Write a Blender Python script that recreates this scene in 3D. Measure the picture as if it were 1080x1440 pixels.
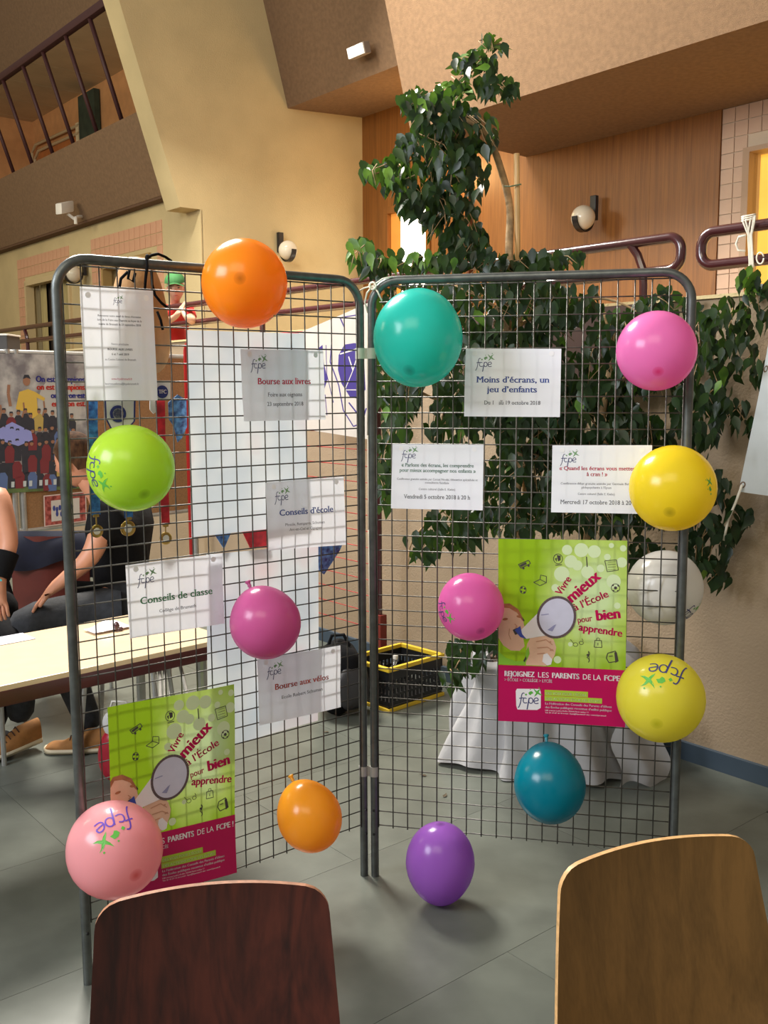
import bpy, bmesh, math, random
from mathutils import Vector, Matrix
random.seed(7)
for o in list(bpy.data.objects): bpy.data.objects.remove(o)
SC = bpy.context.scene; COL = SC.collection
V3 = Vector
# ------------------------------------------------------------------ camera
F_PX, PIT, ROLL = 1370.3, 0.1268, -0.005
CAM = V3((0.0369, -3.1688, 1.6651))
cd = bpy.data.cameras.new('camera'); cam = bpy.data.objects.new('camera', cd); COL.objects.link(cam)
cd.sensor_fit = 'VERTICAL'; cd.sensor_height = 36.0; cd.lens = 36.0 * F_PX / 1440.0; cd.clip_start = .05
fw = V3((0, math.cos(PIT), -math.sin(PIT))); rt = V3((1, 0, 0)); up = V3((0, math.sin(PIT), math.cos(PIT)))
RT = rt * math.cos(ROLL) + up * math.sin(ROLL); UP = up * math.cos(ROLL) - rt * math.sin(ROLL)
m = Matrix((RT, UP, -fw)).transposed().to_4x4(); m.translation = CAM; cam.matrix_world = m
SC.camera = cam
# ------------------------------------------------------------------ world, lights, exposure
SC.view_settings.view_transform = 'Standard'; SC.view_settings.look = 'None'
SC.view_settings.gamma = 1.0; SC.view_settings.use_curve_mapping = False
SC.view_settings.exposure = 0.0
w = bpy.data.worlds.new('world'); SC.world = w; w.use_nodes = True
bg = w.node_tree.nodes['Background']; bg.inputs[0].default_value = (1.0, 0.93, 0.84, 1); bg.inputs[1].default_value = 0.36
B0 = lambda u, d, z: (0.0369 - .64015 * u + .76825 * d, -3.1688 + .76825 * u + .64015 * d, z)
def area(name, loc, target, size, power, color):
    l = bpy.data.lights.new(name, 'AREA'); l.shape = 'RECTANGLE'; l.size, l.size_y = size
    l.energy = power; l.color = color
    o = bpy.data.objects.new(name, l); COL.objects.link(o); o.location = loc
    o.rotation_euler = (V3(target) - V3(loc)).to_track_quat('-Z', 'Y').to_euler(); return o
area('key_and_fill', (-2.15, 3.6, 5.7), (-0.2, -0.2, 0.4), (1.6, 1.6), 860, (1.0, .95, .86))  # key: the skylight high at the back left
area('key_and_fill', (-1.5, -5.0, 5.5), (1.0, 5.0, 3.2), (4.0, 2.5), 150, (1.0, .90, .68))  # added warm fill from behind the camera for the upper walls
area('key_and_fill', (-5.0, -3.0, 4.2), (0.0, 0.0, 1.4), (3.0, 2.0), 390, (.87, .92, 1.0))  # added cool fill from the left front, brightens the papers
area('key_and_fill', (-7.5, 3.2, 4.6), B0(11.0, 4.7, 2.6), (2.5, 1.5), 150, (1.0, .87, .62))  # added warm fill to brighten the left corridor wall

# ------------------------------------------------------------------ pixel / plane helpers (used to find real positions)
def ray(x, y): return fw + RT * ((x - 540) / F_PX) - UP * ((y - 720) / F_PX)
def atY(x, y, Y):
    r = ray(x, y); return CAM + r * ((Y - CAM.y) / r.y)
def atZ(x, y, Z=0.0):
    r = ray(x, y); return CAM + r * ((Z - CAM.z) / r.z)
def onplane(x, y, P, n):
    r = ray(x, y); return CAM + r * ((P - CAM).dot(n) / r.dot(n))
AW = math.radians(50.196)
UU = V3((-math.cos(AW), math.sin(AW), 0)); VV = V3((math.sin(AW), math.cos(AW), 0))   # building axes
def B(u, d, z): return V3((CAM.x, CAM.y, 0)) + UU * u + VV * d + V3((0, 0, z))
def atD(x, y, d):
    r = ray(x, y); return CAM + r * (d / r.dot(VV))
def UD(P): q = P - CAM; return q.dot(UU), q.dot(VV), P.z

# ------------------------------------------------------------------ materials
MATS = {}
def mat(name, col, rough=.6, metal=0.0, noise=0.0, nscale=8, bump=0.0, bscale=60, trans=0.0, emit=None, estr=0, coat=0, spec=.5, stretch=None, col2=None, alpha=None, transm=0):
    if name in MATS: return MATS[name]
    m = bpy.data.materials.new(name); m.use_nodes = True; nt = m.node_tree; N = nt.nodes; L = nt.links
    p = N['Principled BSDF']; out = N['Material Output']
    p.inputs['Roughness'].default_value = rough; p.inputs['Metallic'].default_value = metal
    p.inputs['Specular IOR Level'].default_value = spec; p.inputs['Coat Weight'].default_value = coat
    p.inputs['Coat Roughness'].default_value = .15
    if transm: p.inputs['Transmission Weight'].default_value = transm
    if alpha is not None: p.inputs['Alpha'].default_value = alpha
    c = tuple(col) + (1,)
    tc = N.new('ShaderNodeTexCoord'); mp = N.new('ShaderNodeMapping'); L.new(tc.outputs['Object'], mp.inputs[0])
    if stretch: mp.inputs['Scale'].default_value = stretch
    nz = N.new('ShaderNodeTexNoise'); nz.inputs['Scale'].default_value = nscale; nz.inputs['Detail'].default_value = 4
    L.new(mp.outputs[0], nz.inputs['Vector'])
    mx = N.new('ShaderNodeMix'); mx.data_type = 'RGBA'
    cr = N.new('ShaderNodeValToRGB'); cr.color_ramp.elements[0].position = .35; cr.color_ramp.elements[1].position = .65
    k = max(noise, .02)
    a = tuple(x * (1 - k) for x in col) + (1,); b = (tuple(col2) + (1,)) if col2 else tuple(min(1, x * (1 + k)) for x in col) + (1,)
    cr.color_ramp.elements[0].color = a; cr.color_ramp.elements[1].color = b
    L.new(nz.outputs['Fac'], cr.inputs[0]); L.new(cr.outputs[0], p.inputs['Base Color'])
    if bump:
        bz = N.new('ShaderNodeTexNoise'); bz.inputs['Scale'].default_value = bscale; bz.inputs['Detail'].default_value = 3
        L.new(mp.outputs[0], bz.inputs['Vector'])
        bp = N.new('ShaderNodeBump'); bp.inputs['Strength'].default_value = bump; bp.inputs['Distance'].default_value = .01
        L.new(bz.outputs['Fac'], bp.inputs['Height']); L.new(bp.outputs[0], p.inputs['Normal'])
    if trans:
        t = N.new('ShaderNodeBsdfTranslucent'); ms = N.new('ShaderNodeMixShader'); ms.inputs[0].default_value = trans
        L.new(cr.outputs[0], t.inputs[0]); L.new(p.outputs[0], ms.inputs[1]); L.new(t.outputs[0], ms.inputs[2]); L.new(ms.outputs[0], out.inputs[0])
    if emit: p.inputs['Emission Color'].default_value = tuple(emit) + (1,); p.inputs['Emission Strength'].default_value = estr
    MATS[name] = m; return m

PLASTER = mat('cream_plaster', (.58, .46, .24), .85, noise=.07, nscale=2, bump=.25, bscale=90)
PLASTER2 = mat('beige_plaster', (.38, .28, .18), .85, noise=.08, nscale=2.5, bump=.25, bscale=90)
BROWN = mat('brown_plaster', (.21, .125, .065), .95, noise=.10, nscale=30, bump=.5, bscale=220)
CEIL = mat('cream_ceiling_board', (.58, .45, .27), .9, noise=.06, nscale=3)
FLOORM = mat('grey_green_lino', (.115, .125, .105), .33, noise=.14, nscale=5, bump=.03, bscale=30, spec=.45)
JOINT = mat('dark_joint', (.115, .12, .105), .6)
BLUEBASE = mat('slate_blue_paint', (.05, .075, .105), .5, noise=.05)
MAROON = mat('maroon_gloss_paint', (.055, .012, .014), .22, noise=.05, coat=.5)
TILE = mat('pink_beige_tile', (.52, .35, .245), .35, noise=.05, nscale=3)
TILEP = mat('pink_tile', (.66, .36, .22), .45, noise=.05, nscale=3)
GROUT = mat('pale_grout', (.62, .50, .36), .9)
GALV = mat('galvanised_steel', (.12, .13, .125), .42, metal=.7, noise=.15, nscale=35)
WIRE = mat('dull_steel_wire', (.10, .095, .085), .45, metal=.6, noise=.2, nscale=50)
PAPER = mat('white_paper', (.88, .91, 1.0), .6, noise=.01, trans=.30)
PAPER2 = mat('opaque_white_paper', (.88, .91, 1.0), .6, noise=.01, trans=.07)
PAPERR = mat('pearly_paper', (.74, .75, .84), .35, noise=.02, trans=.15)
BLACK = mat('black_fabric', (.006, .006, .007), .9, spec=.15, noise=.2, bump=.2)
BLACKP = mat('black_plastic', (.012, .012, .013), .35)
YELP = mat('yellow_plastic', (.66, .44, .03), .4, noise=.05)
WHITE = mat('white_plastic', (.78, .74, .66), .4)
ROPE = mat('white_cord', (.80, .74, .62), .8, noise=.1, bump=.3)
GLOBE = mat('opal_glass', (.85, .78, .62), .12, noise=.01, trans=.25)
ALU = mat('brushed_aluminium', (.42, .42, .40), .35, metal=.6, noise=.1, nscale=20)
CORK = mat('cork_board', (.30, .155, .065), .9, noise=.12, nscale=90, bump=.1)
SKIN = mat('skin', (.52, .235, .14), .5, noise=.06, nscale=10)
SKIN2 = mat('pale_skin', (.62, .33, .22), .5, noise=.05, nscale=10)
RED = mat('red_paint', (.38, .012, .012), .4, noise=.08)

def wood(name, dark, light, scale=(14, 14, .6), rough=.35, coat=.2, wscale=3.0, dist=2.0):
    m = bpy.data.materials.new(name); m.use_nodes = True; nt = m.node_tree; N = nt.nodes; L = nt.links; p = N['Principled BSDF']
    tc = N.new('ShaderNodeTexCoord'); mp = N.new('ShaderNodeMapping'); mp.inputs['Scale'].default_value = scale
    L.new(tc.outputs['Object'], mp.inputs[0])
    n1 = N.new('ShaderNodeTexNoise'); n1.inputs['Scale'].default_value = wscale; n1.inputs['Detail'].default_value = 6; n1.inputs['Distortion'].default_value = dist
    L.new(mp.outputs[0], n1.inputs[0])
    n2 = N.new('ShaderNodeTexNoise'); n2.inputs['Scale'].default_value = wscale * 9; n2.inputs['Detail'].default_value = 2; L.new(mp.outputs[0], n2.inputs[0])
    ad = N.new('ShaderNodeMath'); ad.operation = 'MULTIPLY_ADD'; ad.inputs[1].default_value = .35
    L.new(n2.outputs['Fac'], ad.inputs[0]); L.new(n1.outputs['Fac'], ad.inputs[2])
    cr = N.new('ShaderNodeValToRGB'); cr.color_ramp.elements[0].position = .45; cr.color_ramp.elements[1].position = .85
    cr.color_ramp.elements[0].color = tuple(dark) + (1,); cr.color_ramp.elements[1].color = tuple(light) + (1,)
    L.new(ad.outputs[0], cr.inputs[0]); L.new(cr.outputs[0], p.inputs['Base Color'])
    p.inputs['Roughness'].default_value = rough; p.inputs['Coat Weight'].default_value = coat; p.inputs['Coat Roughness'].default_value = .3
    MATS[name] = m; return m
WOODW = wood('oak_veneer_wall', (.165, .058, .010), (.27, .105, .019), (9, 9, .25), .45, .1)
MAHOG = wood('dark_red_plywood', (.022, .0045, .003), (.075, .015, .008), (9, 9, 1.2), .42, .08, 1.3, 3.0)
BEECH = wood('honey_plywood', (.125, .062, .012), (.20, .10, .023), (16, 16, .9), .5, .03, 1.6, 1.0)
PLYEDGE = mat('pale_ply_edge', (.62, .36, .15), .5, noise=.2, nscale=60)
PLYEDGE2 = mat('reddish_ply_edge', (.40, .18, .10), .5, noise=.2, nscale=60)

# ------------------------------------------------------------------ mesh helpers
class MB:
    def __init__(s): s.v = []; s.f = []; s.mi = []; s.cur = 0
    def add(s, vs, fs):
        o = len(s.v); s.v += [tuple(v) for v in vs]; s.f += [tuple(i + o for i in f) for f in fs]; s.mi += [s.cur] * len(fs); return s
    def box(s, c, ax, h):
        X, Y, Z = [V3(a).normalized() * k for a, k in zip(ax, h)]; c = V3(c)
        P = [c + X * a + Y * b + Z * d for a in (-1, 1) for b in (-1, 1) for d in (-1, 1)]
        return s.add(P, [(0, 1, 3, 2), (4, 6, 7, 5), (0, 4, 5, 1), (2, 3, 7, 6), (0, 2, 6, 4), (1, 5, 7, 3)])
    def cbox(s, c, ax, h, b):
        """box with chamfered edges"""
        bm = bmesh.new(); X, Y, Z = [V3(a).normalized() for a in ax]; c = V3(c)
        r = bmesh.ops.create_cube(bm, size=2)
        for v in bm.verts: v.co = V3((v.co.x * h[0], v.co.y * h[1], v.co.z * h[2]))
        bmesh.ops.bevel(bm, geom=list(bm.edges), offset=b, segments=2, affect='EDGES', profile=.6)
        bm.verts.index_update()
        s.add([c + X * v.co.x + Y * v.co.y + Z * v.co.z for v in bm.verts], [[v.index for v in f.verts] for f in bm.faces]); bm.free(); return s
    def tube(s, pts, r, n=8, cap=True, closed=False):
        pts = [V3(p) for p in pts]; k = len(pts); rs = r if isinstance(r, (list, tuple)) else [r] * k
        T = []
        for i in range(k):
            a = pts[(i - 1) % k] if (closed or i > 0) else pts[i]; b = pts[(i + 1) % k] if (closed or i < k - 1) else pts[i]
            T.append((b - a).normalized())
        nrm = T[0].orthogonal().normalized(); vs = []
        for i in range(k):
            nrm = (nrm - T[i] * nrm.dot(T[i])).normalized(); bn = T[i].cross(nrm)
            for j in range(n):
                a = 2 * math.pi * j / n; vs.append(pts[i] + (nrm * math.cos(a) + bn * math.sin(a)) * rs[i])
        fs = []
        for i in range(k if closed else k - 1):
            for j in range(n):
                a = i * n + j; b = i * n + (j + 1) % n; i2 = (i + 1) % k
                fs.append((a, b, i2 * n + (j + 1) % n, i2 * n + j))
        if cap and not closed: fs += [tuple(range(n))[::-1], tuple((k - 1) * n + j for j in range(n))]
        return s.add(vs, fs)
    def lathe(s, c, axis, prof, n=24, sx=1, sy=1):
        Z = V3(axis).normalized(); X = Z.orthogonal().normalized(); Y = Z.cross(X); c = V3(c)
        vs = []; fs = []
        for r, h in prof:
            for j in range(n):
                a = 2 * math.pi * j / n; vs.append(c + Z * h + X * (r * sx * math.cos(a)) + Y * (r * sy * math.sin(a)))
        for i in range(len(prof) - 1):
            for j in range(n): fs.append((i * n + j, i * n + (j + 1) % n, (i + 1) * n + (j + 1) % n, (i + 1) * n + j))
        return s.add(vs, fs)
    def ell(s, c, ax, h, nu=16, nv=10):
        X, Y, Z = [V3(a).normalized() * k for a, k in zip(ax, h)]; c = V3(c); vs = []; fs = []
        for i in range(nv + 1):
            t = math.pi * i / nv
            for j in range(nu):
                a = 2 * math.pi * j / nu; vs.append(c + Z * math.cos(t) + (X * math.cos(a) + Y * math.sin(a)) * max(math.sin(t), 1e-3))
        for i in range(nv):
            for j in range(nu): fs.append((i * nu + j, (i + 1) * nu + j, (i + 1) * nu + (j + 1) % nu, i * nu + (j + 1) % nu))
        return s.add(vs, fs)
    def prism(s, poly, d):
        poly = [V3(p) for p in poly]; n = len(poly); d = V3(d)
        return s.add(poly + [p + d for p in poly], [tuple(range(n))[::-1], tuple(range(n, 2 * n))] + [(i, (i + 1) % n, n + (i + 1) % n, n + i) for i in range(n)])
    def grid(s, fn, nu, nv):
        vs = [fn(i / nu, j / nv) for j in range(nv + 1) for i in range(nu + 1)]
        return s.add(vs, [(j * (nu + 1) + i, j * (nu + 1) + i + 1, (j + 1) * (nu + 1) + i + 1, (j + 1) * (nu + 1) + i) for j in range(nv) for i in range(nu)])
    def mesh(s, name, m, smooth=False):
        me = bpy.data.meshes.new(name); me.from_pydata(s.v, [], s.f)
        for mm in (m if isinstance(m, (list, tuple)) else [m]): me.materials.append(mm)
        if any(s.mi): me.polygons.foreach_set('material_index', s.mi)
        if smooth: me.polygons.foreach_set('use_smooth', [True] * len(me.polygons))
        bm = bmesh.new(); bm.from_mesh(me); bmesh.ops.recalc_face_normals(bm, faces=bm.faces); bm.to_mesh(me); bm.free()
        if smooth == 'auto':
            me.polygons.foreach_set('use_smooth', [True] * len(me.polygons)); me.set_sharp_from_angle(angle=math.radians(35))
        return me
def name_ok(n): return n
def put(name, mb, m, parent=None, smooth=False, label=None, cat=None, group=None, kind=None):
    me = mb.mesh(name, m, smooth) if isinstance(mb, MB) else mb
    o = bpy.data.objects.new(name, me); COL.objects.link(o)
    if parent is not None:
        o.parent = parent; o.matrix_parent_inverse = parent.matrix_world.inverted()
    else:
        pass
    if label: o['label'] = label
    if cat: o['category'] = cat
    if group: o['group'] = group
    if kind: o['kind'] = kind
    return o
def thing(name, label, cat, loc=(0, 0, 0), group=None, kind=None):
    o = bpy.data.objects.new(name, None); COL.objects.link(o); o.location = loc; o.empty_display_size = .05
    o.matrix_world = Matrix.Translation(V3(loc))
    if label: o['label'] = label
    if cat: o['category'] = cat
    if group: o['group'] = group
    if kind: o['kind'] = kind
    return o
def struct(name, mb, m, parent=None, smooth=False):
    return put(name, mb, m, parent, smooth, kind=None if parent is not None else 'structure')
AX = ((1, 0, 0), (0, 1, 0), (0, 0, 1)); UVZ = (UU, VV, (0, 0, 1))
def ubox(mb, u0, u1, d0, d1, z0, z1):
    return mb.box((B(u0, d0, z0) + B(u1, d1, z1)) / 2, UVZ, (abs(u1 - u0) / 2, abs(d1 - d0) / 2, abs(z1 - z0) / 2))
def uprism(mb, prof, u0, u1): return mb.prism([B(u0, d, z) for d, z in prof], UU * (u1 - u0))
def wall_holes(mb, u0, u1, d0, d1, z0, z1, holes):
    us = sorted({u0, u1} | {h[0] for h in holes} | {h[1] for h in holes}); zs = sorted({z0, z1} | {h[2] for h in holes} | {h[3] for h in holes})
    for a, b in zip(us, us[1:]):
        run = None
        for c, d in zip(zs, zs[1:]):
            inh = any(h[0] <= (a + b) / 2 <= h[1] and h[2] <= (c + d) / 2 <= h[3] for h in holes)
            if inh:
                if run: ubox(mb, a, b, d0, d1, run[0], run[1]); run = None
            else: run = (run[0], d) if run else (c, d)
        if run: ubox(mb, a, b, d0, d1, run[0], run[1])
    return mb

# ------------------------------------------------------------------ the setting
fl = thing('floor', None, None, kind='structure')
f0 = MB(); ubox(f0, -5, 16.4, -9, 3.9, -.06, -.012); put('subfloor', f0, JOINT, fl)
slab = MB(); slab.box((0, 0, 0), UVZ, (.37 - .0007, .74 - .0007, .006)); slabme = slab.mesh('lino_slab', FLOORM)
for i in range(-10, 19):
    for j in range(-3, 2):
        u = 2.59 + .37 + .74 * i; d = 2.01 - .74 + 1.48 * j + (.74 if i % 2 else 0)
        d0, d1 = d - .74, d + .74
        if d0 > 3.7: continue
        o = put('lino_slab', slabme, None, fl)
        if d1 > 3.74:
            k = (3.74 - d0) / 1.48
            s2 = MB(); s2.box((0, 0, 0), UVZ, (.37 - .0007, .74 * k - .0007, .006)); o.data = s2.mesh('lino_slab_short', FLOORM)
            d = d0 + .74 * k
        o.location = B(u, d, -.006)
struct('wall_back', ubox(MB(), -1.0, 15, 3.74, 3.92, 0, 2.03), PLASTER2)
struct('trim_1', ubox(MB(), -1.0, 15, 3.725, 3.935, 2.03, 2.045), PLASTER)
struct('baseboard_back', ubox(MB(), -1.0, 15, 3.718, 3.74, 0, .082), BLUEBASE)
struct('trim_2', ubox(MB(), -2.0, 17, 3.92, 6.9, .85, 1.0), PLASTER2)
# wood panelled wall, with its lit window
UW = 8.42
p0 = UD(atD(541, 303, 6.74)); p1 = UD(atD(608, 380, 6.74)); p2 = UD(atD(541, 378, 6.74))
uw0, uw1, zw0, zw1 = p1[0], p0[0], 1.0, p0[2]
ww = struct('wall_wood', wall_holes(MB(), 4.16, UW, 6.74, 6.9, 1.0, 4.52, [(uw0, uw1, 1.0, zw1)]), WOODW)
# veneer panels standing proud with fine joints
uu = 4.16
while uu < UW - .05:
    u2 = min(uu + .61, UW)
    if not (uu < uw1 and u2 > uw0):
        pnl = MB(); ubox(pnl, uu + .0008, u2 - .0008, 6.728, 6.74, 1.0, 3.69 if u2 < 6.1 else 4.5); put('veneer_panel', pnl, WOODW, ww)
    uu = u2
wn = thing('window_1', None, None, B(uw0, 6.7, 1.0), kind='structure')
fr = MB(); ubox(fr, uw1 - .09, uw1, 6.70, 6.77, 1.0, zw1); ubox(fr, uw0, uw0 + .06, 6.70, 6.77, 1.0, zw1); ubox(fr, uw0, uw1, 6.70, 6.77, zw1, zw1 + .07)
put('window_frame', fr, WOODW, wn)
pn = MB(); ubox(pn, uw0 + .06, uw1 - .24, 6.755, 6.765, 1.0, zw1)
put('pane', pn, mat('daylit_pane', (.9, .9, .85), .3, emit=(1, .90, .72), estr=5), wn)
pn = MB(); ubox(pn, uw1 - .24, uw1 - .09, 6.75, 6.77, 1.0, zw1)
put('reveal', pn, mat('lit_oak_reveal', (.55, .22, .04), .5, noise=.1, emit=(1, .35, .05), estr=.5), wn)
pd = UD(atD(664, 285, 6.74)); pe = UD(atD(612, 300, 6.74))
dr = thing('door_1', None, None, B(pd[0], 6.7, 1.0), kind='structure')
put('door_leaf', ubox(MB(), pd[0], pe[0], 6.69, 6.725, 1.0, pd[2]), WOODW, dr)
put('door_frame', ubox(ubox(MB(), pd[0] - .03, pd[0], 6.67, 6.725, 1.0, pd[2] + .03), pd[0], pe[0], 6.67, 6.725, pd[2], pd[2] + .03), mat('dark_oak', (.10, .03, .01), .5), dr)
# tiled wall on the right with a lit doorway
ud = UD(atD(1060, 215, 6.74)); uf = UD(atD(1051, 210, 6.74))
tw = struct('wall_tiled', wall_holes(MB(), -1.5, 4.16, 6.75, 6.9, 1.0, 3.7, [(ud[0] - 1.0, ud[0], 1.0, ud[2])]), GROUT)
ts = .1085; tm = MB(); tm.box((0, 0, 0), UVZ, (ts / 2 - .0035, .005, ts / 2 - .0035)); tme = tm.mesh('tile', TILE)
nc = round((4.16 - uf[0]) / ts); tu = (4.16 - uf[0]) / nc; tme = MB().box((0, 0, 0), UVZ, (tu / 2 - .0035, .005, ts / 2 - .0035)).mesh('tile', TILE)
for i in range(10):
    for j in range(26):
        u = 4.16 - tu * (i + .5); z = 3.69 - ts * (j + .5)
        if z < 1.9 or (u < uf[0] and z < uf[2] + ts / 2) or u < 3.3: continue
        o = put('tile', tme, None, tw); o.location = B(u, 6.745, z)
dn = thing('door_2', None, None, B(ud[0], 6.7, 1.0), kind='structure')
put('door_frame', ubox(ubox(MB(), ud[0], uf[0], 6.68, 6.80, 1.0, uf[2]), ud[0] - 1.0, ud[0], 6.68, 6.80, ud[2], uf[2]), mat('beige_frame', (.40, .27, .17), .5), dn)
put('lit_panel', ubox(MB(), ud[0] - 1.0, ud[0], 6.84, 6.88, 1.0, ud[2]), mat('lit_yellow_room', (.85, .5, .1), .6, noise=.2, nscale=2, emit=(1, .52, .06), estr=.75), dn)
# soffit masses
struct('ceiling', uprism(MB(), [(5.79, 4.44), (6.9, 4.52), (6.9, 7.2), (5.02, 7.2)], 6.08, UW), BROWN)
struct('trim_3', uprism(MB(), [(5.36, 3.70), (6.9, 3.69), (6.9, 7.2), (4.38, 7.2)], -3.0, 6.08), BROWN)
# big cream cross wall with its leaning fin edge
W2 = MB(); uprism(W2, [(4.56, 3.35), (4.78, 3.35), (4.78, 1.0), (6.9, 1.0), (6.9, 7.2), (3.34, 7.2)], UW, UW + .28)
struct('wall_left', W2, PLASTER)
# left corridor wall below the gallery, with windows
def box_holes(pts, d):
    q = [UD(atD(x, y, d)) for x, y in pts]; return min(a[0] for a in q), max(a[0] for a in q), min(a[2] for a in q), max(a[2] for a in q)
hA = (UD(atD(75, 390, 4.78))[0] - .55, UD(atD(37, 400, 4.78))[0], 1.6, UD(atD(37, 398, 4.78))[2])
hB = (UD(atD(213, 370, 4.78))[0], UD(atD(145, 375, 4.78))[0] , 1.2, UD(atD(213, 358, 4.78))[2])
tl = struct('wall_corridor', wall_holes(MB(), UW + .28, 16.3, 4.78, 4.95, 1.0, 3.55, [hA, hB]), PLASTER)
put('wall_end', ubox(MB(), UW, UW + .28, 4.77, 4.79, 1.0, 3.35), PLASTER, tl)
CURT = mat('olive_curtain', (.42, .34, .15), .9, noise=.15, nscale=20, stretch=(6, 6, .3))
for n, h, fm in ((2, hA, mat('cream_frame', (.62, .48, .26), .5)), (3, hB, mat('tan_frame', (.42, .27, .10), .5))):
    wn = thing('window_%d' % n, None, None, B(h[0], 4.78, h[2]), kind='structure')
    fr = MB(); t = .045
    ubox(fr, h[0], h[0] + t, 4.75, 4.86, h[2], h[3]); ubox(fr, h[1] - t, h[1], 4.75, 4.86, h[2], h[3]); ubox(fr, h[0], h[1], 4.75, 4.86, h[3] - t, h[3] + .02)
    put('window_frame', fr, fm, wn)
    put('dark_room_sheet', ubox(MB(), h[0], h[1], 4.97, 5.0, h[2], h[3]), mat('dark_room', (.04, .025, .015), .8), wn)  # near-black sheet standing in for the unlit room behind the window
    k = h[1] - h[0]
    for a, b in ((.03, .52), (.80, .95)):
        c = MB(); c.grid(lambda s, q, a=a, b=b: B(h[0] + k * (a + (b - a) * s), 4.93 + .015 * math.sin(s * (b - a) * 60), h[2] + (h[3] - h[2]) * q), 40, 1)
        put('curtain', c, CURT, wn, smooth=True)
# pink tile patches
tsz = .125; tm = MB(); tm.box((0, 0, 0), UVZ, (tsz / 2 - .004, .004, tsz / 2 - .004)); tpm = tm.mesh('pink_tile', TILEP)
cnt = 0
for (xa, ya, xb, yb, z0) in ((228, 308, 128, 345, 2.0), (97, 345, 20, 370, 1.9)):
    a = UD(atD(xa, ya, 4.78)); b = UD(atD(xb, yb, 4.78))
    nU = int((b[0] - a[0]) / tsz)
    for i in range(nU):
        for j in range(9 if xa > 100 else 10):
            u = a[0] + tsz * (i + .5); z = a[2] - tsz * (j + .5)
            if any(h[0] - .05 - tsz / 2 < u < h[1] + .02 + tsz / 2 and z < h[3] + tsz / 2 + .02 for h in (hA, hB)): continue
            o = put('tile', tpm, None, tl); o.location = B(u, 4.777, z); cnt += 1
# gallery : leaning brown parapet, floor, ceiling, back wall
struct('wall_gallery', uprism(MB(), [(4.66, 3.55), (4.66 + .10, 3.53), (4.42 + .14, 4.28), (4.42, 4.29)], UW + .1, 16.3), BROWN)
struct('trim_4', uprism(MB(), [(4.665, 3.525), (4.80, 3.525), (4.80, 3.55), (4.665, 3.55)], UW + .1, 16.3), mat('dark_brown_trim', (.12, .06, .03), .8))  # narrow dark brown strip along the foot of the parapet
struct('trim_5', uprism(MB(), [(4.76, 3.55), (6.25, 3.55), (6.25, 3.68), (4.72, 3.68)], UW + .28, 16.3), PLASTER2)
gb = struct('wall_gallery_back', ubox(MB(), UW + .28, 16.3, 6.1, 6.25, 3.6, 7.0), mat('terracotta_plaster', (.60, .30, .12), .85, noise=.06))
struct('wall_far_end', ubox(MB(), 16.3, 16.5, -9.0, 6.9, 0, 7.2), PLASTER)
struct('wall_gallery_end', ubox(MB(), 16.06, 16.3, 4.4, 6.1, 3.6, 7.0), MATS['terracotta_plaster'])
gc = struct('ceiling_gallery', ubox(MB(), UW + .28, 16.3, 4.96, 6.25, 5.93, 6.0), BROWN)
u = UW + .28
while u < 16.0:
    put('ceiling_panel', ubox(MB(), u + .006, min(u + .9, 16.06) - .006, 4.99, 6.1, 5.905, 5.93), CEIL, gc); u += .9
struct('trim_6', uprism(MB(), [(4.96, 5.9), (4.99, 5.9), (4.99, 6.0), (6.3, 6.0), (6.3, 7.2), (4.6, 7.2)], UW + .28, 16.3), BROWN)
a = UD(atD(52, 200, 6.1)); b = UD(atD(112, 170, 6.1))
dg = thing('door_3', None, None, B(b[0], 6.1, 3.6), kind='structure')
put('door_leaf', ubox(MB(), b[0], b[0] + 1.5, 6.05, 6.1, 3.6, 5.35), mat('orange_wood_door', (.45, .15, .04), .5, noise=.1), dg)
put('door_frame', ubox(MB(), b[0] - .10, b[0], 6.03, 6.1, 3.6, 5.5), mat('pale_door_frame', (.75, .62, .38), .5), dg)
c = UD(atD(190, 150, 6.1))
lp = thing('heating_pipes', 'pair of cream pipes bending down the orange wall behind the upper railing', 'pipes', B(b[0] + 3, 6.05, 5))
for k in (0, .11):
    pt = MB(); pt.tube([B(b[0] - .1, 6.04, 5.46 - k), B(b[0] + 1.6 - k, 6.04, 5.5 - k), B(b[0] + 1.75 - k, 6.04, 5.4 - k), B(b[0] + 1.8 - k, 6.04, 4.1)], .022, 8)
    put('pipe', pt, mat('cream_pipe', (.55, .42, .24), .5), lp, smooth='auto')
ls = thing('lit_ledge', 'bright lit shelf ledge at the back of the gallery by the cream fin', 'shelf', B(UW + .4, 6.0, 4.8))
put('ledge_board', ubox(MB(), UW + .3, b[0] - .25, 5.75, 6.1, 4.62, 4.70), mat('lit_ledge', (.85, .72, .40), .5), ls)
put('curtain', ubox(MB(), b[0] - .75, b[0] - .2, 6.0, 6.08, 4.7, 5.82), mat('dark_green_cloth', (.035, .05, .03), .9, noise=.2), ls, label='dark green cloth')
# ---------------- gallery railing (leaning)
MAT_M = mat('maroon_matt_paint', (.050, .012, .012), .6, noise=.05)
gr = thing('gallery_railing', 'maroon railing with slanting bars on top of the brown gallery parapet', 'railing', B(UW + .3, 4.18, 4.17))
hr = MB(); hr.cbox((B(UW + .1, 4.18, 5.235) + B(16, 4.18, 5.235)) / 2, (UU, VV, (0, 0, 1)), ((16 - UW - .1) / 2,   .035, .04), .012); put('handrail', hr, MAT_M, gr, smooth='auto')
for x, y in ((127, 42), (93, 65), (61, 86), (33, 106), (5, 124), (-20, 140), (-43, 152)):
    q = UD(atD(x, y, 4.18)); bar = MB(); bar.tube([B(q[0], 4.18, 5.20), B(q[0], 4.49, 4.25)], .023, 8); put('bar', bar, MAT_M, gr, smooth=True)
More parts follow.
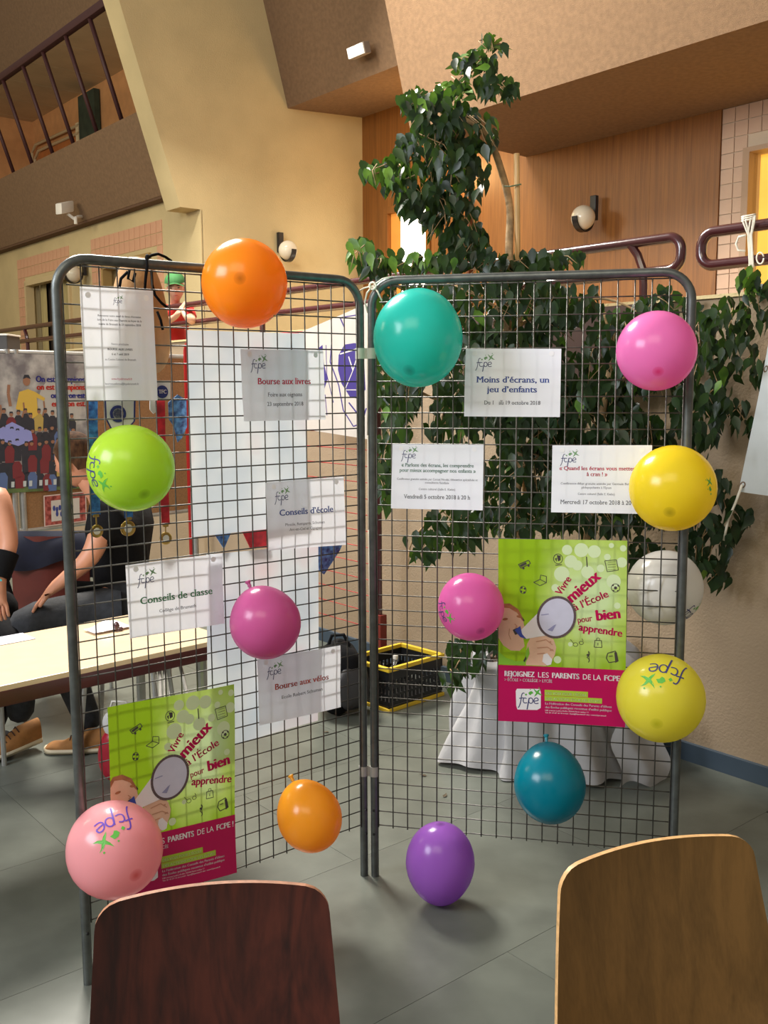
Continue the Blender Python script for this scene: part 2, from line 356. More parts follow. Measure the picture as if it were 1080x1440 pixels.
# ---------------- ramp railing on the parapet wall
def rail_loop(u_end, u_far, label, left):
    g = thing('handrail', label, 'handrail', B(u_end, 3.83, 2.05)); s = 1 if left else -1
    zt, zb, r = 2.32, 2.18, .06; pts = [B(u_far, 3.83, zt)]
    for k in range(9):
        a = math.pi / 2 * k / 8; pts.append(B(u_end + s * (r - r * math.sin(a)), 3.83, zt - r + r * math.cos(a)))
    for k in range(9):
        a = math.pi / 2 * k / 8; pts.append(B(u_end + s * (r - r * math.cos(a)), 3.83, zb + r - r * math.sin(a)))
    pts.append(B(u_far, 3.83, zb)); put('rail_tube', MB().tube(pts, .0235, 12), MAROON, g, smooth='auto'); return g
g1 = rail_loop(UD(atD(958, 350, 3.83))[0], 13.5, 'long maroon tubular handrail running left along the top of the beige wall', True)
for x in (903, 368, 36):
    q = UD(atD(x, 430, 3.83))[0]; bk = MB()
    bk.tube([B(q + .07, 3.83, 2.31), B(q + .03, 3.83, 2.26), B(q + .0, 3.83, 2.19), B(q - .005, 3.83, 2.12), B(q - .005, 3.83, 2.045)], .02, 8); put('bracket', bk, MAROON, g1, smooth='auto')
g2 = rail_loop(UD(atD(986, 350, 3.83))[0], -.6, 'shorter maroon tubular handrail at the right edge, tied with white cord', False)
q = .2; put('bracket', MB().tube([B(q, 3.83, 2.31), B(q, 3.83, 2.045)], .02, 8), MAROON, g2)
# white cord knots
kn = thing('cord', 'white cord wound round the maroon handrail at the right edge, ends dangling', 'cord', B(2.1, 3.8, 2.2))
cb = MB()
def ph(x, y, d=3.79): return atD(x, y, d)
for k, (xa, xb) in enumerate(((1046, 1052), (1050, 1054), (1056, 1052), (1060, 1056), (1062, 1057))):
    cb.tube([ph(xa, 303), ph(xa - 1, 312, 3.785), ph(xb, 330), ph(xb + 1, 350), ph(xb + 2, 371, 3.785), ph(xb + 3, 376)], .0035, 6)
for y0 in (304, 307, 310): cb.tube([ph(1043, y0 + 1, 3.8), ph(1048, y0, 3.785), ph(1058, y0 - 2, 3.785), ph(1063, y0 - 3, 3.8)], .0035, 6)
cb.tube([ph(1054, 372), ph(1056, 385), ph(1052, 400), ph(1050, 410)], .004, 6)
cb.tube([ph(1049, 331), ph(1039, 333), ph(1035, 343), ph(1038, 352), ph(1048, 353)], .0045, 6)
cb.tube([ph(1069 + 5 * math.cos(a / 3), 363 + 8 * math.sin(a / 3), 3.785) for a in range(19)], .003, 6)
put('rope', cb, ROPE, kn, smooth=True)
# ---------------- globe lamps
def globe(x, y, d, label, r=.098, n=VV * -1, side=1):
    c = atD(x, y, d); g = thing('wall_lamp', label, 'lamp', c)
    put('globe', MB().ell(c, AX, (r, r, r), 24, 16), GLOBE, g, smooth=True)
    w = -n; pl = MB(); sd = w.cross(V3((0, 0, 1))) * side
    ba = c + w * (r + .04); pl.cbox(ba + V3((0, 0, .09)) , (sd, w, (0, 0, 1)), (.030, .02, .10), .006)
    pts = []
    for k in range(15):
        a = math.radians(-10 + 190 * k / 14 * 1.0); pts.append(c + w * (math.cos(a) * (r + .012)) - V3((0, 0, 1)) * (math.sin(a) * (r + .012)))
    mb = MB()
    for p, q in zip(pts, pts[1:]): mb.cbox((p + q) / 2, (q - p, sd, (q - p).cross(sd)), ((q - p).length * .56, .026, .006), .002)
    put('wall_plate', pl, BLACKP, g); put('cradle', mb, BLACKP, g); return g
globe(820, 306, 6.5, 'opal globe lamp in a black cradle on the wood panelled wall')
c2 = CAM + ray(405, 352) * (8.26 / ray(405, 352).dot(UU))
globe(405, 352, (c2 - CAM).dot(VV), 'opal globe lamp in a black cradle on the cream wall right of the orange balloon', n=-UU, r=.095)
globe(103, 385, 4.6, 'opal globe lamp on the corridor wall seen through the top left corner of the grid', r=.095)
# ---------------- twin emergency spots on the soffit, security camera on the gallery
c = atD(505, 71, 5.62); n = V3(VV) * -1 + V3((0, 0, -.28)); n.normalize()
g = thing('emergency_light', 'twin white emergency lamp on the brown sloping soffit', 'lamp', c)
ux = UU; uz = n.cross(ux).normalized()
put('housing', MB().cbox(c, (ux, uz, n), (.115, .05, .035), .006), mat('grey_housing', (.25, .2, .16), .5), g)
for k in (-1, 1): put('lens', MB().cbox(c + ux * (.056 * k) + n * .04, (ux, uz, n), (.048, .043, .012), .004), mat('lamp_lens', (.9, .88, .8), .3, emit=(1, .95, .8), estr=.9), g)
c = atD(91, 292, 4.42); g = thing('security_camera', 'small white security camera on the brown gallery parapet', 'camera', c)
put('housing', MB().cbox(c, (V3((-.3, -.6, -.2)), V3((.9, -.4, 0)), (0, 0, 1)), (.10, .045, .06), .015), WHITE, g, smooth='auto')
put('bracket', MB().tube([c + V3((.02, .03, -.06)), c + V3((.08, .05, -.11)), c + V3((.11, .1, -.08)), c + V3((.13, .22, -.06))], .018, 8), WHITE, g, smooth='auto')
put('cap', MB().tube([c + V3((.10, .05, -.09)), c + V3((.10, .05, -.17))], .02, 8), WHITE, g, smooth='auto')

# ------------------------------------------------------------------ grid panels
H, Z0, W_, RF = 2.003, .185, .98, .0135
aR, aL, GAP, YL = -.2169, .6703, .0372, .0045
class Panel: pass
def mkpanel(org, e, n, label):
    P = Panel(); P.o = V3(org); P.e = V3(e); P.n = V3(n)
    P.at = lambda s, z, off=0.0: P.o + P.e * s + V3((0, 0, z)) + P.n * off
    P.px = lambda x, y, off=0.0: onplane(x, y, P.o + P.n * off, P.n)
    g = thing('grid_panel', label, 'display panel', org); R = .085
    pts = [P.at(0, 0)] + [P.at(0, z) for z in (.5, 1.0, 1.5)]
    for k in range(9):
        a = math.pi / 2 * k / 8; pts.append(P.at(R - R * math.cos(a), H - R + R * math.sin(a)))
    for k in range(9):
        a = math.pi / 2 * k / 8; pts.append(P.at(W_ - R + R * math.sin(a), H - R + R * math.cos(a)))
    pts += [P.at(W_, z) for z in (1.5, 1.0, .5, 0)]
    put('frame', MB().tube(pts, RF, 14), GALV, g, smooth='auto')
    hm = MB().tube([P.e * .0, P.e * (W_ - .02)], .0021, 6).mesh('wire_h', WIRE, True)
    vm = MB().tube([V3((0, 0, 0)), V3((0, 0, 1.808))], .0021, 6).mesh('wire_v', WIRE, True)
    vs = MB().tube([V3((0, 0, 0)), V3((0, 0, 1.775))], .0021, 6).mesh('wire_short', WIRE, True)
    for k in range(37):
        o = put('wire', hm, None, g); o.location = P.at(.01, Z0 + .05 * k) - g.location
        o.matrix_parent_inverse.identity()
        if k > 34:
            s_ = .02 if k == 36 else .012; s2 = MB().tube([V3((0, 0, 0)), P.e * (W_ - 2 * s_ - .03)], .0021, 6).mesh('wire_hs', WIRE, True); o.data = s2; o.location = P.at(s_ + .015, Z0 + .05 * k) - g.location
    for k in range(20):
        o = put('wire', vs if k in (0, 19) else vm, None, g); o.matrix_parent_inverse.identity(); o.location = P.at(.015 + .05 * k, Z0 - .006, .004) - g.location
    for s, z in ((0, .24), (0, .155), (W_, .155)):
        put('bolt', MB().lathe(P.at(s, z) + P.n * (RF - .001), P.n, [(0, .003), (.004, .003), (.005, 0)], 8), BLACKP, g)
    P.g = g; return P
PR = mkpanel((0, 0, 0), (math.cos(aR), math.sin(aR), 0), (math.sin(aR), -math.cos(aR), 0), 'right-hand galvanised grid panel hung with papers and one poster')
PL = mkpanel((-GAP, YL, 0), (-math.cos(aL), -math.sin(aL), 0), (math.sin(aL), -math.cos(aL), 0), 'left-hand galvanised grid panel angled toward the viewer')
# joints between the panels
for y, lab, m_ in ((497, 'pale tape strip joining the two grid panels near the top', mat('pale_tape', (.55, .60, .50), .4, noise=.2)), (1084, 'grey metal clip joining the two grid panels near the floor', mat('worn_clip', (.36, .35, .32), .45, metal=.4, noise=.2))):
    zc = PR.px(525, y).z; mb = MB()
    for cx_ in (V3((0, 0, 0)), V3((-GAP, YL, 0))):
        mb.lathe(cx_ + V3((0, 0, zc - .017)), (0, 0, 1), [(RF + .0002, 0), (RF + .0022, 0), (RF + .0022, .034), (RF + .0002, .034)], 16)
    mb.box((-GAP / 2, YL / 2 - .004, zc), AX, (GAP / 2 - RF + .002, .0015, .017))
    put('joint_clip', mb, m_, None, 'auto', label=lab, cat='clip')
cb = MB(); hx = lambda x, y, o=.02: PR.px(x, y, o)
for a, b in (((517.5, 440), (517.0, 612)), ((518.5, 745), (520.5, 905))): cb.tube([hx(a[0], a[1], 0.006), hx(b[0], b[1], 0.006)], .0026, 6)
cb.tube([hx(517.5, 612, .006), hx(518.5, 745, .006)], .0026, 6)
cb.tube([hx(524, 402, .022), hx(516, 412, .018), hx(513, 425, .01), hx(517.5, 440, .006)], .003, 6)
cb.tube([hx(524, 402, .022), hx(538, 392, .017), hx(552, 389, .016)], .0026, 6)
cb.tube([hx(524, 402, .022), hx(531, 410, .022), hx(537, 423, .02)], .0028, 6)
cb.tube([hx(524, 402, .022), hx(512, 405, .022), hx(504, 410, -.01)], .0022, 6)
for k in range(3): cb.tube([hx(524 + 4.5 * math.cos(a * .7 + k), 402 + 5 * math.sin(a * .7 + k), .019 + .004 * k) for a in range(10)], .0032, 6)
put('cord', cb, ROPE, None, True, label='white cord knotted over the hinge corner of the two grid panels', cat='cord')

# ------------------------------------------------------------------ printing
TXT = {}
def txt(s, size, bold=0.0, shear=0.0, serif=False):
    key = (s, bold, shear, serif)
    if key not in TXT:
        cu = bpy.data.curves.new('t', 'FONT'); cu.body = s; cu.size = 1; cu.shear = shear; cu.resolution_u = 3; cu.fill_mode = 'FRONT'
        ob = bpy.data.objects.new('t', cu); COL.objects.link(ob); dg = bpy.context.evaluated_depsgraph_get(); dg.update()
        me = bpy.data.meshes.new_from_object(ob.evaluated_get(dg))
        vs = [(v.co.x, v.co.y) for v in me.vertices]; fs = [tuple(p.vertices) for p in me.polygons]
        bpy.data.objects.remove(ob); bpy.data.meshes.remove(me); bpy.data.curves.remove(cu)
        if serif:   # slab ends on every stem
            cnt = {}
            for f in fs:
                for a, b in zip(f, f[1:] + f[:1]): cnt[(min(a, b), max(a, b))] = cnt.get((min(a, b), max(a, b)), 0) + 1
            for (a, b), c in list(cnt.items()):
                if c != 1: continue
                (xa, ya), (xb, yb) = vs[a], vs[b]
                if abs(ya - yb) < .004 and .045 < abs(xa - xb) < .15 and (abs(ya) < .02 or ya > .40 or ya < -.1):
                    lo, hi = min(xa, xb) - .055, max(xa, xb) + .055; top = ya > .3; k = len(vs)
                    vs += [(lo, ya), (hi, ya), (hi, ya - .035 if top else ya + .035), (lo, ya - .035 if top else ya + .035)]; fs.append((k, k + 1, k + 2, k + 3))
        if bold > .004:
            v0, f0_ = list(vs), list(fs)
            for dx, dy in ((bold * 1.1, 0), (-bold * 1.1, 0), (0, bold * .4)):
                k = len(vs); vs = vs + [(x + dx, y + dy) for x, y in v0]; fs = fs + [tuple(i + k for i in f) for f in f0_]
        x0 = min(v[0] for v in vs); x1 = max(v[0] for v in vs); TXT[key] = ([(x - x0, y) for x, y in vs], fs, x1 - x0)
    vs, fs, w_ = TXT[key]; return [(x * size, y * size) for x, y in vs], fs, w_ * size
def xf(poly, x, y, rot=0.0, sx=1, sy=1):
    vs, fs = poly[:2]; c, s_ = math.cos(rot), math.sin(rot)
    return [(x + (a * sx) * c - (b * sy) * s_, y + (a * sx) * s_ + (b * sy) * c) for a, b in vs], fs
def T(s, x, y, w=None, size=1, bold=0., rot=0, al='c', shear=0., serif=False):
    """text at x,y; w = wanted width"""
    vs, fs, tw_ = txt(s, size, bold, shear, serif); sx = 1
    if w: sx = w / tw_; tw_ = w
    ox = {'c': -tw_ / 2, 'l': 0, 'r': -tw_}[al]
    return xf(([(a * sx + ox, b) for a, b in vs], fs), x, y, rot)
def poly(pts): return list(pts), [tuple(range(len(pts)))]
def disc(x, y, rx, ry=None, rot=0, n=22):
    ry = ry or rx; c, s_ = math.cos(rot), math.sin(rot)
    return poly([(x + rx * math.cos(t) * c - ry * math.sin(t) * s_, y + rx * math.cos(t) * s_ + ry * math.sin(t) * c) for t in [2 * math.pi * k / n for k in range(n)]])
def stroke(pts, w, closed=False):
    if closed: pts = list(pts) + [pts[0]]
    vs = []; fs = []
    for (a, b), (c, d) in zip(pts, pts[1:]):
        L_ = math.hypot(c - a, d - b) or 1e-6; nx, ny = -(d - b) / L_ * w / 2, (c - a) / L_ * w / 2; k = len(vs)
        vs += [(a + nx, b + ny), (c + nx, d + ny), (c - nx, d - ny), (a - nx, b - ny)]; fs.append((k, k + 1, k + 2, k + 3))
    return vs, fs
def ringp(x, y, rx, ry, w, rot=0, n=32):
    c, s_ = math.cos(rot), math.sin(rot)
    return stroke([(x + rx * math.cos(t) * c - ry * math.sin(t) * s_, y + rx * math.cos(t) * s_ + ry * math.sin(t) * c) for t in [2 * math.pi * k / n for k in range(n)]], w, True)
def fine(vs, fs, thr):
    """cut big flat shapes into small triangles so that they follow the curve of the paper"""
    bm = bmesh.new(); V = [bm.verts.new((x, y, 0)) for x, y in vs]
    for f in fs:
        try: bm.faces.new([V[i] for i in f])
        except ValueError: pass
    for _ in range(5):
        bmesh.ops.triangulate(bm, faces=list(bm.faces)); L_ = [e for e in bm.edges if e.calc_length() > thr]
        if not L_: break
        bmesh.ops.subdivide_edges(bm, edges=L_, cuts=1)
    bmesh.ops.triangulate(bm, faces=list(bm.faces)); bm.verts.index_update()
    r = [(v.co.x, v.co.y) for v in bm.verts], [tuple(v.index for v in f.verts) for f in bm.faces]; bm.free(); return r
class Sheet:
    """a sheet of paper hung between four 3D corners (TL,TR,BR,BL); local coords 0..W, 0..Hh (y up)"""
    def __init__(s, name, label, cat, corners, W, Hh, m, curl=0.004, group=None, seed=1):
        s.c = corners; s.W = W; s.H = Hh; TL, TR, BR, BL = corners; s.n = (TR - TL).cross(BL - TL).normalized()
        if s.n.dot(CAM - TL) < 0: s.n = -s.n
        s.curl = curl; s.sd = seed
        s.o = thing(name, label, cat, (BL + BR) / 2, group)
        mb = MB(); mb.grid(lambda a, b: s.S(a * W, b * Hh, 0), 12, 12)
        s.sheet = put('sheet', mb, m, s.o, smooth=True)
    def S(s, x, y, off):
        a, b = x / s.W, y / s.H; TL, TR, BR, BL = s.c
        P = TL * (1 - a) * b + TR * a * b + BR * a * (1 - b) + BL * (1 - a) * (1 - b)
        cur = s.curl * (math.sin(a * 3.1 + s.sd) * .6 + .5 * math.sin(b * 4.2 + s.sd * 2) + math.sin((a + b) * 5 + s.sd) * .3 + .9)
        return P + s.n * (off + cur)
    def ink(s, name, polys, m, layer=1, label=None):
        mb = MB()
        for vs, fs in polys:
            if s.curl and max(max(v[0] for v in vs) - min(v[0] for v in vs), max(v[1] for v in vs) - min(v[1] for v in vs)) > .12 * s.W and len(vs) < 60: vs, fs = fine(vs, fs, .09 * s.W)
            mb.add([s.S(x, y, .0004 * layer) for x, y in vs], fs)
        me = bpy.data.meshes.new(name); me.from_pydata(mb.v, [], mb.f); me.materials.append(m)
        o = bpy.data.objects.new(name, me); COL.objects.link(o); o.parent = s.o; o.matrix_parent_inverse = s.o.matrix_world.inverted()
        if name in ('printed_bokeh', 'printed_icons', 'printed_players', 'printed_faces', 'printed_hair', 'printed_socks', 'printed_folds', 'printed_lines', 'tape', 'printed_figure', 'printed_megaphone', 'printed_mouth', 'printed_ribbon', 'printed_shape', 'printed_horn_shade'): o['kind'] = 'stuff'
        if label: o['label'] = label
        return o
NAVY = mat('navy_ink', (.035, .04, .16), .5); INKB = mat('blue_ink', (.06, .11, .42), .5); INKR = mat('red_ink', (.72, .03, .09), .5)
INKG = mat('green_ink', (.06, .27, .12), .5); INKK = mat('grey_ink', (.12, .12, .16), .5); GRN = mat('logo_green', (.10, .42, .05), .5)
INKLG = mat('pale_green_ink', (.14, .28, .22), .5)
INKW = mat('white_ink', (.85, .82, .86), .5); MAG = mat('magenta_print', (.50, .0, .095), .35, noise=.04); INKM = mat('magenta_ink', (.55, .0, .09), .4)
ORANGR = mat('orange_red_ink', (.55, .06, .03), .5)
def bez(p0, p1, p2, n=8): return [((1 - t) ** 2 * p0[0] + 2 * t * (1 - t) * p1[0] + t * t * p2[0], (1 - t) ** 2 * p0[1] + 2 * t * (1 - t) * p1[1] + t * t * p2[1]) for t in [k / n for k in range(n + 1)]]
def logo_word(x, y, s, wt=.07):
    """flowing lower case letters f c p e in a 2.6 x 1.6 unit box"""
    L_ = []
    L_.append(stroke(bez((.75, 1.35), (.45, 1.55), (.38, .9), 7) + bez((.38, .9), (.3, -.1), (.0, -.45), 7), wt)); L_.append(stroke([(.12, .72), (.3, .75), (.48, .775), (.66, .80)], wt))
    L_.append(stroke(bez((1.02, .72), (.62, .95), (.60, .45), 6) + bez((.60, .45), (.62, .05), (1.08, .22), 6), wt))
    L_.append(stroke([(1.33 - .25 * k / 7, .82 - 1.44 * k / 7) for k in range(8)], wt * 1.2)); L_.append(ringp(1.52, .48, .26, .34, wt, 0, 18))
    L_.append(stroke([(1.95, .42), (2.1, .46), (2.26, .505), (2.42, .55)] + bez((2.42, .55), (2.42, .88), (2.15, .84), 5) + bez((2.15, .84), (1.88, .78), (1.9, .4), 5) + bez((1.9, .4), (1.95, .02), (2.45, .2), 6), wt))
    return [([(x + a * s, y + b * s) for a, b in vs], fs) for vs, fs in L_]
def logo_star(x, y, s):
    L_ = [poly([(.80, 1.22), (.96, 1.36), (1.08, 1.22), (.94, 1.06)]), poly([(1.22, 1.42), (1.40, 1.62), (1.66, 1.66), (1.84, 1.40), (1.62, 1.34), (1.50, 1.16), (1.34, 1.22)]), disc(1.46, 1.86, .065, n=8), disc(2.50, 2.10, .07, n=8),
          poly([(2.16, 1.46), (2.02, 1.22), (1.94, .98), (2.20, 1.18), (2.34, 1.36), (2.62, 1.22), (2.95, 1.20), (2.68, 1.36), (2.46, 1.56), (2.56, 1.78), (2.78, 1.98), (2.42, 1.86), (2.26, 1.68), (2.04, 1.84), (1.80, 2.06), (1.96, 1.72)])]
    return [([(x + a * s, y + b * s) for a, b in vs], fs) for vs, fs in L_]
def corners(P, pts, off=.008): return [P.px(x, y, off) for x, y in pts]
def notice(P, label, pts, W, Hh, lines, logo, seed):
    s = Sheet('notice_sheet', label, 'paper', corners(P, pts), W, Hh, PAPER if P is PL else PAPER2, .004, 'notices hung on the grid panels', seed)
    lx, ly, ls_ = logo
    s.ink('printed_logo', logo_word(lx, ly, ls_, .10), NAVY); s.ink('printed_star', logo_star(lx, ly, ls_), mat('pale_logo_green', (.20, .38, .20), .5))
    bym = {}
    for (t_, x, y, w_, sz, bo, m_) in lines: bym.setdefault(m_.name, (m_, []))[1].append(T(t_, x, y, w_, sz, bo, serif=True))
    for k, (m_, l_) in bym.items(): s.ink('printed_text', l_, m_, label=None)
    for (cx_, cy_) in ((.1, .93), (.9, .93)):
        s.ink('tape', [disc(W * cx_, Hh * cy_, .008, n=14)], mat('glossy_tape', (.94, .95, 1.0), .35), 2)
    return s
A4w, A4h = .297, .21
notice(PL, 'upright white notice at the top left of the left grid panel, small text', [(111, 403), (215, 409), (221, 563), (120, 563)], .21, .297,
    [('Retrouvez votre stand de livres d’occasion', .108, .222, .125, .0075, .01, INKK), ('lors de la Foire aux Oignons au foyer de la', .108, .211, .128, .0075, .01, INKK), ('mairie de Brumath le 23 septembre 2018', .108, .200, .122, .0075, .014, INKK),
     ('Notre prochaine', .105, .148, .05, .0075, 0, INKK), ('BOURSE AUX LIVRES', .105, .134, .072, .008, .02, INKK), ('6 et 7 avril 2019', .105, .121, .05, .008, .02, INKK), ('au Centre Culturel de Brumath', .105, .107, .09, .0075, 0, INKK),
     ('www.fcpebrumath.fr', .105, .055, .062, .008, .0, INKM), ('bourseauxlivres@fcpebrumath.fr', .105, .042, .10, .0075, .0, INKK)], (.09, .258, .0105), 1)
notice(PL, 'white notice reading Bourse aux livres, below the orange balloon', [(336, 491), (454, 492.5), (458, 590), (342, 592.5)], A4w, A4h,
    [('Bourse aux livres', .150, .108, .19, .027, .022, INKR), ('Foire aux oignons', .150, .072, .123, .017, .006, INKK), ('23 septembre 2018', .150, .044, .13, .017, .006, INKK)], (.032, .152, .0205), 2)
notice(PL, 'white notice reading Conseils d’école, beside the hinge posts', [(372, 678.6), (482.8, 670), (485.5, 766), (376.4, 774)], A4w, A4h,
    [('Conseils d’école', .148, .105, .205, .027, .022, INKB), ('Pfossle, Remparts, Schuman', .140, .072, .150, .012, .004, INKK), ('Arc-en-Ciel et Cigognes', .142, .056, .123, .012, .004, INKK)], (.030, .150, .0205), 3)
notice(PL, 'white notice reading Conseils de classe, in front of the table', [(176, 795), (311.5, 777.5), (314, 876), (182, 898)], A4w, A4h,
    [('Conseils de classe', .150, .093, .225, .029, .022, INKG), ('Collège de Brumath', .150, .062, .115, .013, .006, INKK)], (.032, .150, .0205), 4)
notice(PL, 'white notice reading Bourse aux vélos, lowest of the white notices', [(361, 927), (476.4, 906.7), (478.3, 994), (365, 1020.5)], A4w, A4h,
    [('Bourse aux vélos', .155, .103, .195, .027, .022, ORANGR), ('Ecole Robert Schuman', .155, .070, .15, .015, .006, INKK)], (.030, .150, .0205), 5)
notice(PR, 'white notice reading Moins d’écrans, un jeu d’enfants, right of the turquoise balloon', [(655, 490.5), (789.5, 490.5), (787.5, 586.5), (652.7, 585.5)], A4w, A4h,
    [('Moins d’écrans, un', .150, .106, .227, .027, .022, INKB), ('jeu d’enfants', .148, .076, .155, .027, .022, INKB), ('Du 1   au 19 octobre 2018', .150, .038, .173, .017, .006, INKK), ('er', .117, .047, .008, .009, .01, INKK)], (.033, .152, .0205), 6)
notice(PR, 'white notice with green title « Parlons des écrans », right of the hinge posts', [(552, 624), (680, 625.5), (679, 717.5), (550.5, 714.5)], A4w, A4h,
    [('« Parlons des écrans, les comprendre', .149, .137, .235, .0165, .02, INKLG), ('pour mieux accompagner nos enfants »', .149, .120, .248, .0165, .02, INKLG),
     ('Conférence gratuite animée par Coraxi Nicolai, éducatrice spécialisée et', .149, .094, .262, .0095, .003, INKK), ('consultante familiale', .149, .083, .078, .0095, .003, INKK), ('Centre culturel (Salle E. Kiehn)', .149, .062, .118, .0095, .003, INKK),
     ('Vendredi 5 octobre 2018 à 20 h', .149, .034, .215, .019, .006, INKK)], (.030, .162, .0195), 7)
notice(PR, 'white notice with red title « Quand les écrans », partly behind the upper yellow balloon', [(777, 626), (917, 626), (915, 723), (775, 720)], A4w, A4h,
    [('« Quand les écrans vous mettent', .140, .133, .235, .0175, .02, INKR), ('à cran ! »', .136, .115, .062, .0175, .02, INKR),
     ('Conférence-débat gratuite animée par Germain Batier', .135, .088, .215, .0095, .003, INKK), ('pédopsychiatre à l’Epsan', .135, .076, .09, .0095, .003, INKK), ('Centre culturel (Salle E. Kiehn)', .135, .056, .11, .0095, .003, INKK),
     ('Mercredi 17 octobre 2018 à 20 h', .140, .027, .225, .019, .006, INKK)], (.025, .155, .0195), 8)
# ---- rear posters seen from behind
def showthrough():
    m = mat('blank_poster_back', (.72, .76, .80), .45, noise=.05, trans=.35)
    nt = m.node_tree; N = nt.nodes; L = nt.links
    tc = N.new('ShaderNodeTexCoord'); nz = N.new('ShaderNodeTexNoise'); nz.inputs['Scale'].default_value = 5; L.new(tc.outputs['Object'], nz.inputs[0])
    cr = N.new('ShaderNodeValToRGB'); e = cr.color_ramp.elements; e[0].position = .38; e[0].color = (.60, .68, .76, 1); e[1].position = .55; e[1].color = (.74, .79, .84, 1)
    x = e.new(.72); x.color = (.76, .66, .70, 1); L.new(nz.outputs[0], cr.inputs[0])
    for n in N:
        if n.type in ('BSDF_PRINCIPLED', 'BSDF_TRANSLUCENT'): L.new(cr.outputs[0], n.inputs[0])
    return m
BACKM = showthrough()
Sheet('poster', 'upper of the two large pale-backed posters hung behind the left grid', 'poster', corners(PL, [(264, 464), (429, 469), (434, 738), (271, 756)], -.012), .6, .8, BACKM, -.003)
Sheet('poster', 'lower of the two large pale-backed posters hung behind the left grid', 'poster', corners(PL, [(290, 780), (448.6, 765), (448.6, 1014), (293, 1057)], -.012), .6, .8, BACKM, -.003, seed=4)
# ---- green campaign posters
def green_poster_mat():
    m = bpy.data.materials.new('lime_green_print'); m.use_nodes = True; nt = m.node_tree; N = nt.nodes; L = nt.links; p = N['Principled BSDF']
    uv = N.new('ShaderNodeUVMap'); uv.uv_map = 'UVMap'
    vm = N.new('ShaderNodeVectorMath'); vm.operation = 'DISTANCE'; vm.inputs[1].default_value = (.72, .70, 0); L.new(uv.outputs[0], vm.inputs[0])
    nz = N.new('ShaderNodeTexNoise'); nz.inputs['Scale'].default_value = 5; L.new(uv.outputs[0], nz.inputs[0])
    ma = N.new('ShaderNodeMath'); ma.operation = 'MULTIPLY_ADD'; ma.inputs[1].default_value = .28; L.new(nz.outputs[0], ma.inputs[0]); L.new(vm.outputs['Value'], ma.inputs[2])
    cr = N.new('ShaderNodeValToRGB'); e = cr.color_ramp.elements; e[0].position = .25; e[0].color = (.62, .80, .42, 1); e[1].position = .60; e[1].color = (.28, .47, .012, 1)
    x = e.new(.42); x.color = (.50, .68, .16, 1)
    L.new(ma.outputs[0], cr.inputs[0]); L.new(cr.outputs[0], p.inputs[0]); p.inputs['Roughness'].default_value = .3
    t = N.new('ShaderNodeBsdfTranslucent'); ms = N.new('ShaderNodeMixShader'); ms.inputs[0].default_value = .25; L.new(cr.outputs[0], t.inputs[0])
    L.new(p.outputs[0], ms.inputs[1]); L.new(t.outputs[0], ms.inputs[2]); L.new(ms.outputs[0], N['Material Output'].inputs[0]); return m
GPM = green_poster_mat()
PSKIN = mat('printed_skin', (.78, .50, .36), .4, noise=.06, nscale=20); PHAIR = mat('printed_hair', (.42, .17, .08), .4, noise=.2, nscale=50); PHI = mat('printed_lilac', (.62, .62, .78), .35, noise=.04, nscale=20)
PBOK = mat('printed_bokeh', (.68, .82, .50), .35); PDK = mat('printed_dark', (.06, .05, .05), .4); PRING = mat('printed_ring', (.12, .08, .09), .4); PBL = mat('printed_blue', (.05, .08, .42), .4)
PLIME = mat('printed_lime', (.42, .60, .04), .4); PGRN = mat('printed_shirt_green', (.25, .55, .04), .4); PSHAD = mat('printed_skin_fold', (.55, .28, .18), .4)
